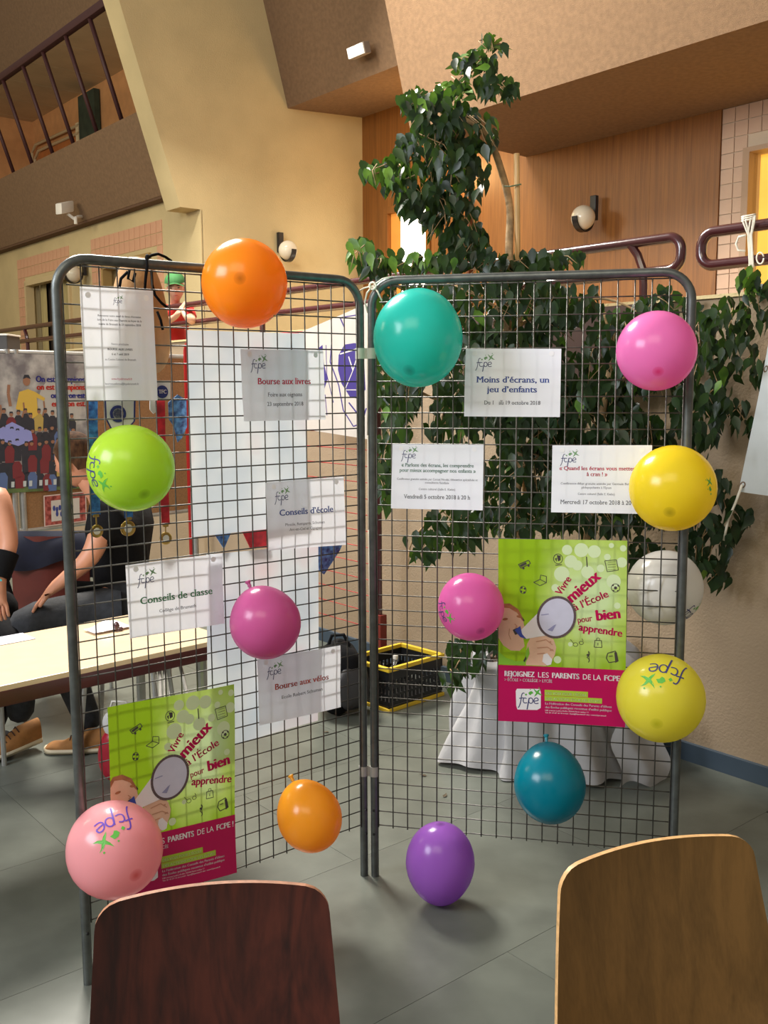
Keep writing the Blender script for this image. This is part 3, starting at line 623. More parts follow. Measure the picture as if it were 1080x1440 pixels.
def campaign(P, label, pts, curl, seed):
    s = Sheet('campaign_poster', label, 'poster', corners(P, pts), 100, 148, GPM, curl, None, seed)
    uvl = s.sheet.data.uv_layers.new(name='UVMap'); n = 13
    for lp_ in s.sheet.data.loops: i = lp_.vertex_index; uvl.data[lp_.index].uv = ((i % n) / 12, (i // n) / 12)
    Y = lambda y: 148 - y
    pp = lambda L_: poly([(x, Y(y)) for x, y in L_])
    random.seed(3)
    s.ink('printed_bokeh', [disc(x, Y(y), r) for x, y, r in ((54, 8, 4), (65, 8, 5.5), (75, 9, 5), (57, 17, 5), (62, 20, 4), (50, 27, 6), (90, 32, 5.5), (96, 17, 4), (80, 22, 3), (70, 25, 5), (93, 51, 2.5), (47, 96, 3), (57, 83, 1.8), (85, 13, 2.5), (97, 6, 2.5), (88, 4, 2), (45, 38, 3))], PBOK)
    s.ink('printed_figure', [pp([(0, 55), (3, 52), (10, 53), (17, 60), (20, 66), (21, 72), (20, 80), (21, 86), (17, 90), (10, 90), (4, 86), (0, 80)]),
        pp([(23, 84), (27, 76), (33, 74), (40, 75), (44, 80), (46, 86), (45, 92), (42, 98), (38, 101.5), (22, 101.5), (22, 92)])], PSKIN, 1)
    s.ink('printed_hair', [pp([(0, 55), (2, 52), (9, 51.5), (16, 56), (21, 66), (19, 65), (15, 59), (9, 55.5), (3, 55), (0, 60)]), disc(5.5, Y(64.5), 2.2, 1.0, .2), disc(16.5, Y(62), 2, 1.0, -.2)], PHAIR, 2)
    s.ink('printed_folds', [stroke([(13, Y(68)), (15, Y(70)), (13.5, Y(71))], .7), stroke([(30, Y(82)), (38, Y(80)), (43, Y(84))], .7), stroke([(31, Y(87)), (39, Y(86)), (44, Y(89))], .7), stroke([(9, Y(72)), (8.4, Y(77)), (10, Y(81))], .6), stroke([(31, Y(92)), (37, Y(91))], .7), stroke([(40, Y(82)), (42, Y(81.5))], 1.2), stroke([(41, Y(88.5)), (43.5, Y(88))], 1.2)], PSHAD, 3)
    s.ink('printed_shirt', [pp([(0, 91), (6, 96), (14, 98.5), (21, 98), (22, 90), (24, 86), (25, 92), (21, 101.5), (0, 101.5)])], PGRN, 2)
    s.ink('printed_megaphone', [pp([(17, 74), (31, 59), (34, 56), (52, 76), (38, 76.5), (22, 80)]), pp([(36, 92), (39, 91), (43, 96), (42, 100), (39, 101), (35, 98)])], INKW, 4)
    s.ink('printed_mouthpiece', [pp([(13, 73), (17.5, 69.5), (19, 76), (22.5, 80), (17.5, 78.5)])], PBL, 5)
    s.ink('printed_mouth', [pp([(11.5, 73), (15, 71), (16.5, 75.5), (13.5, 77)]), pp([(22, 94), (20, 98), (21, 99), (22.5, 96)]), pp([(19, 62), (21, 65), (20, 65.5)])], PDK, 4)
    s.ink('printed_horn', [disc(46, Y(61.5), 14.3, 16.4, math.radians(-18), 36)], PHI, 5)
    s.ink('printed_horn_shade', [poly([(39, Y(72)), (44, Y(68)), (46, Y(67)), (43, Y(73))]), stroke([(34, Y(60)), (40, Y(59))], .7)], mat('printed_mauve', (.30, .30, .50), .4), 6)
    s.ink('printed_ring', [ringp(46, Y(61.5), 14.3, 16.4, 1.9, math.radians(-18), 40)], PRING, 6)
    s.ink('printed_slogan', [T('Vivre', 53.5, Y(37.5), 16, 8.2, .025, math.radians(58)), T('mieux', 69.5, Y(39.5), 31, 13, .045, math.radians(42)), T('à l’École', 73.5, Y(50), 29, 8.5, .02, math.radians(25)),
        T('pour', 68.5, Y(64.5), 11.5, 7, .02, math.radians(10)), T('bien', 86.5, Y(62), 19, 12, .05, math.radians(8)), T('apprendre', 80, Y(73.5), 34, 8.6, .035, math.radians(-7))], INKM, 2)
    ic = []
    ic += [ringp(47, Y(15), 3.5, 3.8, .5), stroke([(45, Y(20)), (50, Y(19.5))], .6), poly([(46, Y(12)), (49, Y(12.5)), (49, Y(16)), (47, Y(17))]), poly([(44.5, Y(15)), (46, Y(14)), (46, Y(17.5))])]
    ic += [stroke([(69, Y(13)), (69.6, Y(21))], .8)]
    ic += [stroke([(83, Y(16)), (92, Y(15)), (93.5, Y(23)), (85, Y(24.5)), (84, Y(20))], .5, True)] + [stroke([(85.5, Y(17 + 2 * k)), (91.5, Y(16.4 + 2 * k))], .25) for k in range(4)]
    ic += [ringp(91.5, Y(37), 3.2, 3.2, .5), disc(91.5, Y(37), 1.3, n=6), disc(89.5, Y(35), .8, n=5), disc(93.6, Y(35.2), .8, n=5), disc(90, Y(39.3), .7, n=5), disc(93.2, Y(39.2), .7, n=5)]
    ic += [stroke([(16, Y(20)), (24, Y(16.5)), (25.5, Y(19)), (18, Y(23))], .6, True), poly([(17, Y(20.5)), (22, Y(18)), (22.6, Y(19.6)), (18, Y(22))]), disc(20, Y(23), .9, n=8), disc(24, Y(20.8), .9, n=8)]
    ic += [stroke([(28, Y(34)), (33, Y(31.5)), (38, Y(34)), (33, Y(36.5))], .5, True), stroke([(33, Y(31.5)), (33.5, Y(28)), (38, Y(29)), (38, Y(34))], .5)]
    ic += [disc(18.5, Y(38.5), 1, n=6), disc(21, Y(39.2), .9, n=6), disc(18.3, Y(41.6), .9, n=6), disc(20.8, Y(42.3), 1, n=6), ringp(19.7, Y(40.3), 2.4, 3, .4)]
    ic += [ringp(61, Y(83), 1.8, 1.5, .4), ringp(65.5, Y(81.5), 1.6, 1.3, .4), stroke([(57, Y(79)), (59.5, Y(82))], .4), stroke([(66, Y(78)), (67, Y(80))], .4)]
    ic += [stroke([(76, Y(79)), (81, Y(79)), (81.5, Y(84.5)), (75.5, Y(84.5))], .5, True), stroke([(78.4, Y(81)), (78.4, Y(83))], .5), ringp(78.5, Y(78), 1.2, 1, .4)]
    ic += [stroke(bez((71, Y(88)), (73.5, Y(90)), (70, Y(93))) + bez((70, Y(93)), (73, Y(95)), (71, Y(97))), .6), disc(70.5, Y(91), .9, n=6), stroke([(71, Y(88)), (72, Y(96))], .4)]
    ic += [stroke([(86, Y(89)), (92, Y(87)), (94, Y(95)), (87, Y(96.5)), (85, Y(93))], .7, True), poly([(91, Y(88)), (93, Y(88)), (94.5, Y(95)), (92, Y(96.5))]), stroke([(87, Y(91.5)), (90, Y(91))], .6)]
    s.ink('printed_icons', ic, PDK, 2)
    s.ink('printed_band', [([(x * 100 / 8, y * (148 - 102) / 4) for y in range(5) for x in range(9)], [(y * 9 + x, y * 9 + x + 1, (y + 1) * 9 + x + 1, (y + 1) * 9 + x) for y in range(4) for x in range(8)])], MAG, 3)
    s.ink('printed_appeal', [T('REJOIGNEZ', 17, Y(111), 24, 6.2, .045), T('LES', 36, Y(111), 8.5, 6.2, 0), T('PARENTS', 53.5, Y(111), 21.5, 6.2, .045), T('DE LA', 74, Y(111), 14, 6.2, 0), T('FCPE !', 91, Y(111), 15, 6.2, .04), T('> ÉCOLE > COLLÈGE > LYCÉE', 24, Y(115), 38, 3.6, .02),
        T('La Fédération des Conseils des Parents d’élèves', 37.5, Y(133), 52, 2.6, .02, al='l'), T('des Écoles publiques reconnue d’utilité publique', 37.5, Y(136), 52, 2.6, .02, al='l'),
        T('108 avenue Ledru-Rollin 75544 Paris cedex 11', 37.5, Y(138.3), 34, 1.6, 0, al='l'), T('Tél. 01 43 57 16 16 e-mail : fcpe@fcpe.asso.fr site : www.fcpe.asso.fr', 37.5, Y(140.2), 48, 1.6, 0, al='l')], INKW, 4)
    s.ink('printed_ribbon', [pp([(37, 121), (71, 121), (71, 125.5), (37, 125.5)]), pp([(37, 125.8), (82, 125.8), (82, 130), (37, 130)])], PLIME, 4)
    s.ink('printed_ribbon_text', [T('DES VOIX POUR L’ÉCOLE', 38, Y(124.7), 32, 3, .02, al='l'), T('DES ACTIONS POUR LES ÉLÈVES', 38, Y(129.2), 43, 3, .02, al='l')], mat('pale_lime_ink', (.70, .80, .40), .5), 5)
    s.ink('printed_badge', [pp([(15, 121), (33, 120.5), (34, 123), (34, 136), (31, 137.8), (15.5, 138), (14.5, 135), (14, 123)])], INKW, 4)
    s.ink('printed_badge_word', logo_word(16, Y(133.5), 6.6, .11), NAVY, 5); s.ink('printed_badge_star', logo_star(16, Y(133.5), 6.6), GRN, 5)
    return s
campaign(PR, 'green and magenta poster with shouting child and megaphone on the right grid panel', [(701.5, 756.5), (882, 760), (879, 1022.5), (701, 1012)], .008, 2)
campaign(PL, 'green and magenta poster with megaphone on the left grid, behind the pale pink balloon', [(149.7, 994), (324, 959.7), (330.5, 1225), (160, 1270)], .010, 5)

# ------------------------------------------------------------------ balloons
def balmat(name, col, dark):
    m = bpy.data.materials.new(name); m.use_nodes = True; nt = m.node_tree; N = nt.nodes; L = nt.links; p = N['Principled BSDF']
    tc = N.new('ShaderNodeTexCoord'); sp = N.new('ShaderNodeSeparateXYZ'); L.new(tc.outputs['Object'], sp.inputs[0])
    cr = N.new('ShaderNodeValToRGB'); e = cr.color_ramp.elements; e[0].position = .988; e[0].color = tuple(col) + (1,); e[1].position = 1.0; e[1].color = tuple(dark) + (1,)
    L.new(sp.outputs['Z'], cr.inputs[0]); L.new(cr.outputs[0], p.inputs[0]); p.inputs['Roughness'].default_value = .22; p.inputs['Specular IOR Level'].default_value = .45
    t = N.new('ShaderNodeBsdfTranslucent'); ms = N.new('ShaderNodeMixShader'); ms.inputs[0].default_value = .42; L.new(cr.outputs[0], t.inputs[0])
    L.new(p.outputs[0], ms.inputs[1]); L.new(t.outputs[0], ms.inputs[2]); L.new(ms.outputs[0], N['Material Output'].inputs[0]); return m
def balloon(label, x, y, rx, ry, col, P=None, off=None, tip=None, knot=None, prints=None, dark=None, Y=None, pcol=None, floor=False):
    """tip / knot = pixel where the crown tip / the knot shows"""
    r0 = .5 * (rx + ry)
    if P is not None:
        c = P.px(x, y, 0); R = r0 * (c - CAM).dot(fw) / F_PX
        o_ = (R * .92 + .012) if off is None else off * (R * .92 + .012)
        c = P.px(x, y, o_)
    else: c = atY(x, y, Y)
    dep = (c - CAM).dot(fw); R = rx * dep / F_PX; Rl = ry * dep / F_PX
    view = (CAM - c).normalized(); right = view.cross(V3((0, 0, 1))).normalized() * -1; upv = right.cross(view) * -1
    if upv.z < 0: upv = -upv
    if right.x < 0: right = -right
    if tip:
        dx, dy = (tip[0] - x) / rx, -(tip[1] - y) / ry; ax = (right * dx + upv * dy + view * math.sqrt(max(.02, 1 - dx * dx - dy * dy))).normalized()
        Ra, Rb = max(R, Rl) * 1.04, R   # axis mostly towards the viewer
    elif knot:
        dx, dy = (knot[0] - x) / rx, -(knot[1] - y) / ry; k = math.hypot(dx, dy); ax = -(right * dx / k + upv * dy / k + view * -.15).normalized(); Ra, Rb = Rl, R
    else: ax = V3((0, 0, 1)); Ra, Rb = Rl, R
    g = thing('balloon', label, 'balloon', c)
    # unit balloon: z=+1 crown, pear toward z=-1
    prof = []
    for i in range(25):
        t = math.pi * i / 24; z = math.cos(t); r = math.sin(t) * (1 - .10 * max(0, -z) ** 1.5) if z < 0 else math.sin(t)
        prof.append((max(r, .004), z if z > 0 else z * 1.06))
    tm_ = Matrix.Translation(c) @ ax.to_track_quat('Z', 'Y').to_matrix().to_4x4() @ Matrix.Diagonal((Rb, Rb if not (tip) else Rl if False else Rb, Ra, 1))
    if tip and abs(rx - ry) > 1.5: # taller than wide, seen end on
        q = ax.to_track_quat('Z', 'Y').to_matrix().to_4x4(); ly = (q.to_3x3().inverted() @ upv); sx_, sy_ = (Rl, Rb) if abs(ly.x) > abs(ly.y) else (Rb, Rl)
        tm_ = Matrix.Translation(c) @ q @ Matrix.Diagonal((sx_, sy_, Ra, 1))
    mb = MB().lathe((0, 0, 0), (0, 0, 1), prof[::-1], 40)
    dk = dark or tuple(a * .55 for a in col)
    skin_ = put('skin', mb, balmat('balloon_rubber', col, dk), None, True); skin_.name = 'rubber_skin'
    skin_.parent = g; skin_.matrix_parent_inverse = g.matrix_world.inverted(); skin_.matrix_world = tm_
    # knot and neck roll
    km = MB(); kb = c - ax * (Ra * 1.055)
    km.lathe(kb, -ax, [(.004, -.006), (.006, 0), (.004, .004), (.0065, .008), (.005, .012), (.006, .016), (.009, .020), (.0085, .024), (.003, .022)], 10)
    put('knot', km, mat('knot_' + str(round(col[0], 2)) + '_' + str(round(col[1], 2)), tuple(a * .75 for a in col), .35), g, smooth=True)
    if prints:
        for (px_, py_, ang, size, what) in prints:
            dx, dy = (px_ - x) / rx, -(py_ - y) / ry; k = math.hypot(dx, dy)
            if k > .985: dx, dy = dx / k * .985, dy / k * .985
            nn = (right * dx + upv * dy + view * math.sqrt(max(0, 1 - dx * dx - dy * dy))).normalized()
            e2 = (upv - nn * upv.dot(nn)).normalized(); e1 = e2.cross(nn); ca, sa = math.cos(ang), math.sin(ang)
            E1 = e1 * ca + e2 * sa; E2 = -e1 * sa + e2 * ca
            inv = tm_.inverted()
            def onb(a, b, lift=1.004):
                a *= size; b *= size; th = math.hypot(a, b); dv = nn * math.cos(th) + ((E1 * a + E2 * b) / th * math.sin(th) if th > 1e-6 else V3((0, 0, 0)))
                q = (inv.to_3x3() @ (dv)); q = q / q.length
                z = q.z; rr = math.hypot(q.x, q.y); s_ = (1 - .10 * max(0, -z) ** 1.5) if z < 0 else 1
                q = V3((q.x * s_, q.y * s_, z * (1.06 if z < 0 else 1))) * lift; return tm_ @ q
            for nm, pl_, m_ in (('printed_word', logo_word(-1.2, -.5, 1, .10), pcol or NAVY), ('printed_star', logo_star(-1.2, -.5, 1), GRN)):
                if what == 's' and nm == 'printed_word': continue
                pm = MB()
                for vs, fs in pl_:
                    pm.add([onb(a, b) for a, b in vs], fs)
                me = bpy.data.meshes.new(nm); me.from_pydata(pm.v, [], pm.f); me.materials.append(m_); o = bpy.data.objects.new(nm, me); COL.objects.link(o); o.parent = g; o.matrix_parent_inverse = g.matrix_world.inverted()
    return g
PI = math.pi
PURP = mat('violet_ink', (.10, .04, .40), .5)
balloon('bright orange balloon overlapping the top rail of the left grid panel', 344, 399, 60, 62, (.98, .36, .018), PL, tip=(338, 392), prints=[(372, 452, PI * .15, .16, 's')])
balloon('large turquoise balloon at the top left of the right grid panel', 588, 475, 62.5, 68, (.04, .70, .60), PR, tip=(577, 517))
balloon('bubblegum pink balloon at the top right of the right grid panel', 923, 493, 55.5, 55, (.90, .25, .60), PR, tip=(926, 520), dark=(.8, .06, .25))
balloon('lime green balloon on the left grid panel above the medals', 184, 658, 60.5, 60.5, (.56, .82, .06), PL, tip=(200, 693), prints=[(133, 660, -PI * .5, .30, 'w')])
balloon('bright yellow balloon over the corner of a notice on the right post', 946, 686, 60, 60, (.93, .75, .03), PR, tip=(943, 718), prints=[(1000, 690, PI * .5, .2, 's')])
balloon('greenish yellow balloon with an upside-down logo, low on the right post', 929, 981, 61, 61, (.88, .80, .07), PR, tip=(925, 1015), prints=[(938, 943, PI - .25, .34, 'w')], dark=(.6, .58, .02))
balloon('white balloon hanging behind the right grid panel', 935, 826, 52.5, 52, (.74, .72, .68), PR, off=-1.0, tip=(915, 850), prints=[(968, 862, -.35, .30, 'w')])
balloon('deep pink balloon with its knot upward, in the middle of the left grid panel', 373, 876, 50, 51, (.74, .15, .42), PL, knot=(352, 822))
balloon('pink balloon touching the left edge of the right-hand poster', 662, 853, 46.5, 47, (.84, .18, .53), PR, tip=(675, 885), prints=[(622, 860, -PI * .42, .27, 'w')])
balloon('small amber balloon with its knot upward, low beside the hinge posts', 435, 1148, 45, 50, (.96, .44, .03), PL, knot=(412, 1092))
balloon('pale pink balloon with an upside-down logo at the bottom left of the left grid', 161, 1194, 66, 67.5, (.93, .43, .46), PL, tip=(186, 1230), prints=[(163, 1156, PI + .30, .33, 'w')], dark=(.72, .16, .16), pcol=PURP)
balloon('dark teal balloon with its knot upward, below the right-hand poster', 773, 1102, 50, 55, (.0, .24, .33), PR, knot=(768, 1043))
pc = atY(619, 1215, -.19)
balloon('purple balloon standing on the floor right of the hinge posts', 619, 1213, 48.5, 57, (.40, .14, .60), Y=-.19)

# ------------------------------------------------------------------ front chairs
def ply_chair(label, tl, tr, ztop, mface, medge, wide, lean=.10, rot_adj=0):
    A = atZ(tl[0], tl[1], ztop); Bq = atZ(tr[0], tr[1], ztop); c = (A + Bq) / 2; e = (Bq - A); hw = e.length / 2; e.normalize()
    nb = V3((-e.y, e.x, 0))          # away from the viewer
    g = thing('plywood_chair', label, 'chair', V3((c.x, c.y, 0)) - nb * .15)
    Lh = .52
    def S(a, b, off):  # a -1..1 across, b 0 (top)..1 (waist) then seat ; pts follow the bent shell
        z = ztop - Lh * b; wid = hw * (1.0 + (wide - 1) * min(b / .55, 1)) if b < .55 else hw * (wide - (wide - .74) * math.sin(min((b - .55) / .33, 1) * PI / 2) ** 1.5)
        # rounded corners at the top
        y = -lean * b ** 1.2 - .03 * a * a * 1.0 + off; arch = .009 * (1 - a * a) * (1 - b)
        return c + e * (a * wid) + nb * y + V3((0, 0, arch - (ztop - z)))
    prof = []; nA = 28; nB = 26; cr_ = .17
    def amap(a, b):  # pull in the rows near the top for rounded corners
        return a
    mb = MB(); rows = []
    for j in range(nB + 1):
        b = (j / nB) ** 1.6
        r = .065; k = 1.0
        if b < r: k = (1 - .19 * (1 - math.sqrt(max(0, 1 - ((r - b) / r) ** 2))))
        rows.append([(2 * i / nA - 1, b, k) for i in range(nA + 1)])
    th = .0095
    fr_ = [S(a * k, b, -th / 2) for row in rows for a, b, k in row]; bk = [S(a * k, b, th / 2) for row in rows for a, b, k in row]
    W1 = nA + 1; n = len(fr_); fs = []; mi = []
    for j in range(nB):
        for i in range(nA):
            q = (j * W1 + i, j * W1 + i + 1, (j + 1) * W1 + i + 1, (j + 1) * W1 + i); fs += [q, tuple(x + n for x in q[::-1])]; mi += [0, 0]
    for i in range(nA): fs.append((i, i + n, i + 1 + n, i + 1)); mi.append(1); a = nB * W1 + i; fs.append((a, a + 1, a + 1 + n, a + n)); mi.append(1)
    for j in range(nB):
        for a in (j * W1, j * W1 + nA): fs.append((a, a + W1, a + W1 + n, a + n)); mi.append(1)
    me = bpy.data.meshes.new('backrest'); me.from_pydata([tuple(p - V3((c.x, c.y, 0))) for p in fr_ + bk], [], fs); me.materials.append(mface); me.materials.append(medge)
    me.polygons.foreach_set('material_index', mi); me.polygons.foreach_set('use_smooth', [x == 0 for x in mi]); me.set_sharp_from_angle(angle=math.radians(50))
    o = put('backrest', me, None, g); o.location = V3((c.x, c.y, 0)) - g.location; o.matrix_parent_inverse.identity()
    ang = math.atan2(e.y, e.x)
    # seat
    zs = .45; wq = hw * .74; base = c + nb * (-lean) + V3((0, 0, ztop - Lh - ztop)) ; base.z = ztop - Lh
    def seat(a, t, off):
        ww = wq + (hw * 1.05 - wq) * min(1, t * 2.2) if t < .45 else hw * 1.05
        yy = -.0 - .42 * t; drop = (base.z - zs) * min(1, (t / .2)) ** .6
        return base + e * (a * ww) + nb * (yy - .03 * a * a * (1 - t)) + V3((0, 0, -drop + off + (-.03 * max(0, t - .85) / .15)))
    sb = MB(); sb.grid(lambda s, t: seat(2 * s - 1, t, .005), 12, 14); sb.grid(lambda s, t: seat(2 * s - 1, t, -.005), 12, 14)
    put('seat', sb, mface, g, smooth=True)
    for a in (-1, 1):
        p0 = seat(a * .8, .3, -.02); p1 = seat(a * .8, .85, -.02)
        put('leg', MB().tube([p0, V3((p0.x, p0.y, 0)) + nb * .12 + e * a * .04], .011, 10), ALU, g, smooth='auto')
        put('leg', MB().tube([p1, V3((p1.x, p1.y, 0)) - nb * .05 + e * a * .04], .011, 10), ALU, g, smooth='auto')
    put('seat_frame', MB().tube([seat(-.8, .3, -.02), seat(-.8, .85, -.02), seat(.8, .85, -.02), seat(.8, .3, -.02)], .010, 8, closed=True), ALU, g, smooth='auto')
    return g
ply_chair('dark red-stained plywood chair backrest in the left foreground', (138, 1262), (458, 1236), .84, MAHOG, PLYEDGE2, 1.10, .12)
ply_chair('honey-coloured plywood chair backrest at the bottom right', (776, 1214), (1040, 1166), .84, BEECH, PLYEDGE, 1.18, .12)

# ------------------------------------------------------------------ table on the left
q0 = atZ(0, 965, .74); q1 = atZ(291, 903, .74); ed = (q1 - q0).normalized(); q2 = atZ(120, 875, .74)
nb = V3((-ed.y, ed.x, 0)); dep = (q2 - q0).dot(nb); a0 = q0 - ed * .75; Lt = (q1 - a0).dot(ed) + .10
ctr = a0 + ed * Lt / 2 + nb * dep / 2
tb = thing('table', 'long pale-topped table with a thick maroon edge on the left', 'table', V3((ctr.x, ctr.y, 0)))
put('tabletop', MB().cbox(ctr - V3((0, 0, .010)), (ed, nb, (0, 0, 1)), (Lt / 2, dep / 2, .010), .002), mat('pale_laminate', (.70, .53, .34), .25, noise=.03, nscale=12), tb)
put('edge_band', MB().cbox(ctr - V3((0, 0, .043)), (ed, nb, (0, 0, 1)), (Lt / 2 + .004, dep / 2 + .004, .026), .006), mat('maroon_edge', (.07, .014, .014), .35, noise=.1), tb, smooth='auto')
for i in (-1, 1):
    for j in (-1, 1):
        p = ctr + ed * (i * (Lt / 2 - .08)) + nb * (j * (dep / 2 - .07)); put('leg', MB().tube([V3((p.x, p.y, .69)), V3((p.x, p.y, 0))], .018, 10), ALU, tb, smooth='auto')
p = atZ(8, 900, .742); put('paper_sheet', MB().cbox(p, (ed, nb, (0, 0, 1)), (.09, .06, .0006), .0002), PAPERR, None, label='white sheet of paper lying on the table at the left edge', cat='paper')
bgm = MB(); c = atZ(152, 884, .745)
bgm.grid(lambda a, b: c + ed * ((a - .5) * .16) + nb * ((b - .5) * .09) + V3((0, 0, .004 + .022 * math.sin(a * PI) * math.sin(b * PI) * (1 + .4 * math.sin(a * 19 + b * 11)))), 16, 10)
g = thing('plastic_bag', 'crumpled clear plastic bag with a maroon tie on the table', 'bag', c)
put('film', bgm, mat('clear_film', (.75, .68, .72), .15, noise=.05), g, smooth=True)
c = atZ(164, 882, .755); put('tie', MB().ell(c, AX, (.012, .01, .022), 10, 8).ell(c + V3((.012, 0, -.008)), AX, (.014, .008, .01), 10, 8), MAROON, g, smooth=True)

# ------------------------------------------------------------------ cork boards, posters behind
cA = atY(-60, 494, 2.85); cB_ = atY(272, 503, 4.25); cA.z = cB_.z = 0
eb = (cB_ - cA).normalized(); nbk = V3((eb.y, -eb.x, 0)); LB = (cB_ - cA).length; ZT = 1.90
def board_px(x, y, off=.03): return onplane(x, y, cA + nbk * off, nbk)
xs = [0, (board_px(22, 560) - cA).dot(eb), LB]
for k in range(2):
    s0, s1 = xs[k], xs[k + 1]; mid = cA + eb * ((s0 + s1) / 2)
    g = thing('pin_board', ('brown pin board at the left edge behind the crowd poster', 'brown pin board in an aluminium frame behind the medals and pennants')[k], 'board', mid)
    put('cork_panel', MB().box(mid + V3((0, 0, (ZT + .75) / 2)), (eb, nbk, (0, 0, 1)), ((s1 - s0) / 2 - .02, .012, (ZT - .75) / 2), ), CORK, g)
    for z in (ZT, .75): put('board_rail', MB().tube([cA + eb * s0 + V3((0, 0, z)), cA + eb * s1 + V3((0, 0, z))], .018, 8), ALU, g, smooth='auto')
    for s_ in (s0 + .03, s1 - .03): put('post', MB().tube([cA + eb * s_ + V3((0, 0, 0)) + nbk * .0, cA + eb * s_ + V3((0, 0, ZT + .02))], .022, 12), ALU, g, smooth='auto')
# crowd poster
cp = [board_px(x, y, .024) for x, y in ((-40, 496), (121, 500), (125, 686), (-40, 697))]
s = Sheet('crowd_poster', 'large poster of a cheering team with blue and red lettering on the pin board', 'poster', cp, 160, 195, mat('printed_crowd_grey', (.30, .28, .30), .4, noise=.35, nscale=9, col2=(.55, .53, .50)), .002)
random.seed(11)
hd = []; bd = {0: [], 1: [], 2: [], 3: []}; sk_ = []
for r_ in range(5):
    for k in range(15):
        x = k * 9.5 + random.uniform(-2, 2) + 3; y = 108 - r_ * 20 + random.uniform(-5, 5)
        if x > 148: continue
        c_ = random.choice([0, 0, 0, 0, 1, 2, 0, 3]); bd[c_].append(poly([(x - 6, y - 24), (x - 6.5, y - 6), (x - 3, y), (x + 3, y), (x + 6.5, y - 6), (x + 5.5, y - 24)]))
        if r_ < 3: sk_.append(disc(x, y + 3.6, 2.6, 3.2, n=10)); hd.append(poly([(x - 2.7, y + 4.5), (x - 2, y + 7.6), (x + 2, y + 7.6), (x + 2.7, y + 4.5), (x, y + 5.6)]))
        if r_ == 0 and k % 3 == 0: sk_.append(stroke([(x + 5, y - 3), (x + 8, y + 8), (x + 7, y + 18)], 2.2))
cols = (mat('print_black', (.03, .035, .05), .4), mat('print_denim', (.10, .16, .34), .4), mat('print_gold', (.50, .36, .10), .4), mat('print_wine', (.20, .03, .04), .4))
s.ink('printed_grass', [poly([(0, 0), (160, 0), (160, 22), (0, 16)])], mat('print_grass', (.10, .15, .05), .5, noise=.3, nscale=20), 1)
s.ink('printed_haze', [disc(120, 125, 32, 40)], mat('print_haze', (.52, .50, .46), .5), 1)
for k in range(4): s.ink('printed_players', bd[k], cols[k], 2 + (k > 0))
s.ink('printed_flag', [poly([(30, 88), (52, 100), (78, 86), (80, 74), (60, 66), (38, 74)])], mat('print_flag', (.30, .33, .70), .4), 5)
s.ink('printed_jersey', [poly([(57, 118), (62, 142), (74, 146), (84, 142), (98, 133), (96, 129), (86, 134), (88, 110), (80, 104), (76, 112)])], mat('print_yellow', (.72, .48, .08), .4), 4)
s.ink('printed_faces', sk_ + [disc(72, 157, 5, 6.5), stroke([(50, 122), (47, 140), (48, 152)], 4)], mat('print_skin', (.35, .17, .10), .4), 5)
s.ink('printed_hair', hd + [poly([(67, 160), (69, 166), (75, 166), (78, 160), (72, 162)])], cols[0], 6)
s.ink('printed_socks', [poly([(x, 8), (x + 4, 8), (x + 4.4, 16), (x, 16)]) for x in (50, 66, 74, 88, 96, 108)], mat('print_pale', (.55, .60, .60), .4), 6)
pb = mat('print_blue_letter', (.03, .035, .28), .4); pr_ = mat('print_red_letter', (.62, .03, .02), .4)
s.ink('printed_title', [T('On est champions', 157, 156, 72, 12.5, .05, al='r'), T('on est on est', 157, 133, 51, 12, .05, al='r'), stroke([(128, 137), (157, 137)], 1.4)], pb, 5)
s.ink('printed_title_red', [T('on est champions', 157, 145, 71, 12, .05, al='r'), T('enfin on est.', 158, 121, 51, 12, .05, al='r')], pr_, 5)
# small red-framed picture
pc_ = [board_px(x, y, .024) for x, y in ((61, 697), (121, 691), (122, 733), (62, 741))]
s = Sheet('framed_picture', 'small red-bordered picture pinned below the crowd poster', 'picture', pc_, 60, 43, mat('print_cream', (.70, .55, .50), .4), .001)
s.ink('printed_border', [poly([(1.5, 1.5), (58.5, 1.5), (58.5, 41.5), (1.5, 41.5)])], mat('print_brick', (.30, .04, .035), .4, noise=.4, nscale=40, col2=(.5, .12, .1)), 1)
s.ink('printed_photo', [poly([(10, 6), (50, 6), (50, 35), (10, 35)])], mat('print_sky', (.60, .55, .50), .4), 2)
s.ink('printed_players', [disc(x, y, 2, 4, n=8) for x, y in ((14, 24), (18, 22), (22, 24), (26, 23), (30, 24), (35, 22), (39, 24), (18, 16), (24, 15), (29, 16))], mat('print_navy', (.04, .06, .25), .4), 3)
# grey box on wall end (dark speaker like cabinet)
c = atY(2, 482, 3.6); g = thing('grey_cabinet', 'dark grey cabinet with a white top at the left edge above the boards', 'cabinet', c)
put('body', MB().cbox(c + V3((-.13, .12, -.02)), AX, (.17, .12, .07), .006), mat('anthracite', (.06, .055, .05), .6), g)
put('top', MB().cbox(c + V3((-.13, .12, .055)), AX, (.175, .125, .006), .002), WHITE, g)
for k in (-.25, -.02): put('leg', MB().box(c + V3((k, .12, -(c.z + .09) / 2 )), AX, (.015, .015, (c.z - .09) / 2), ), ALU, g)

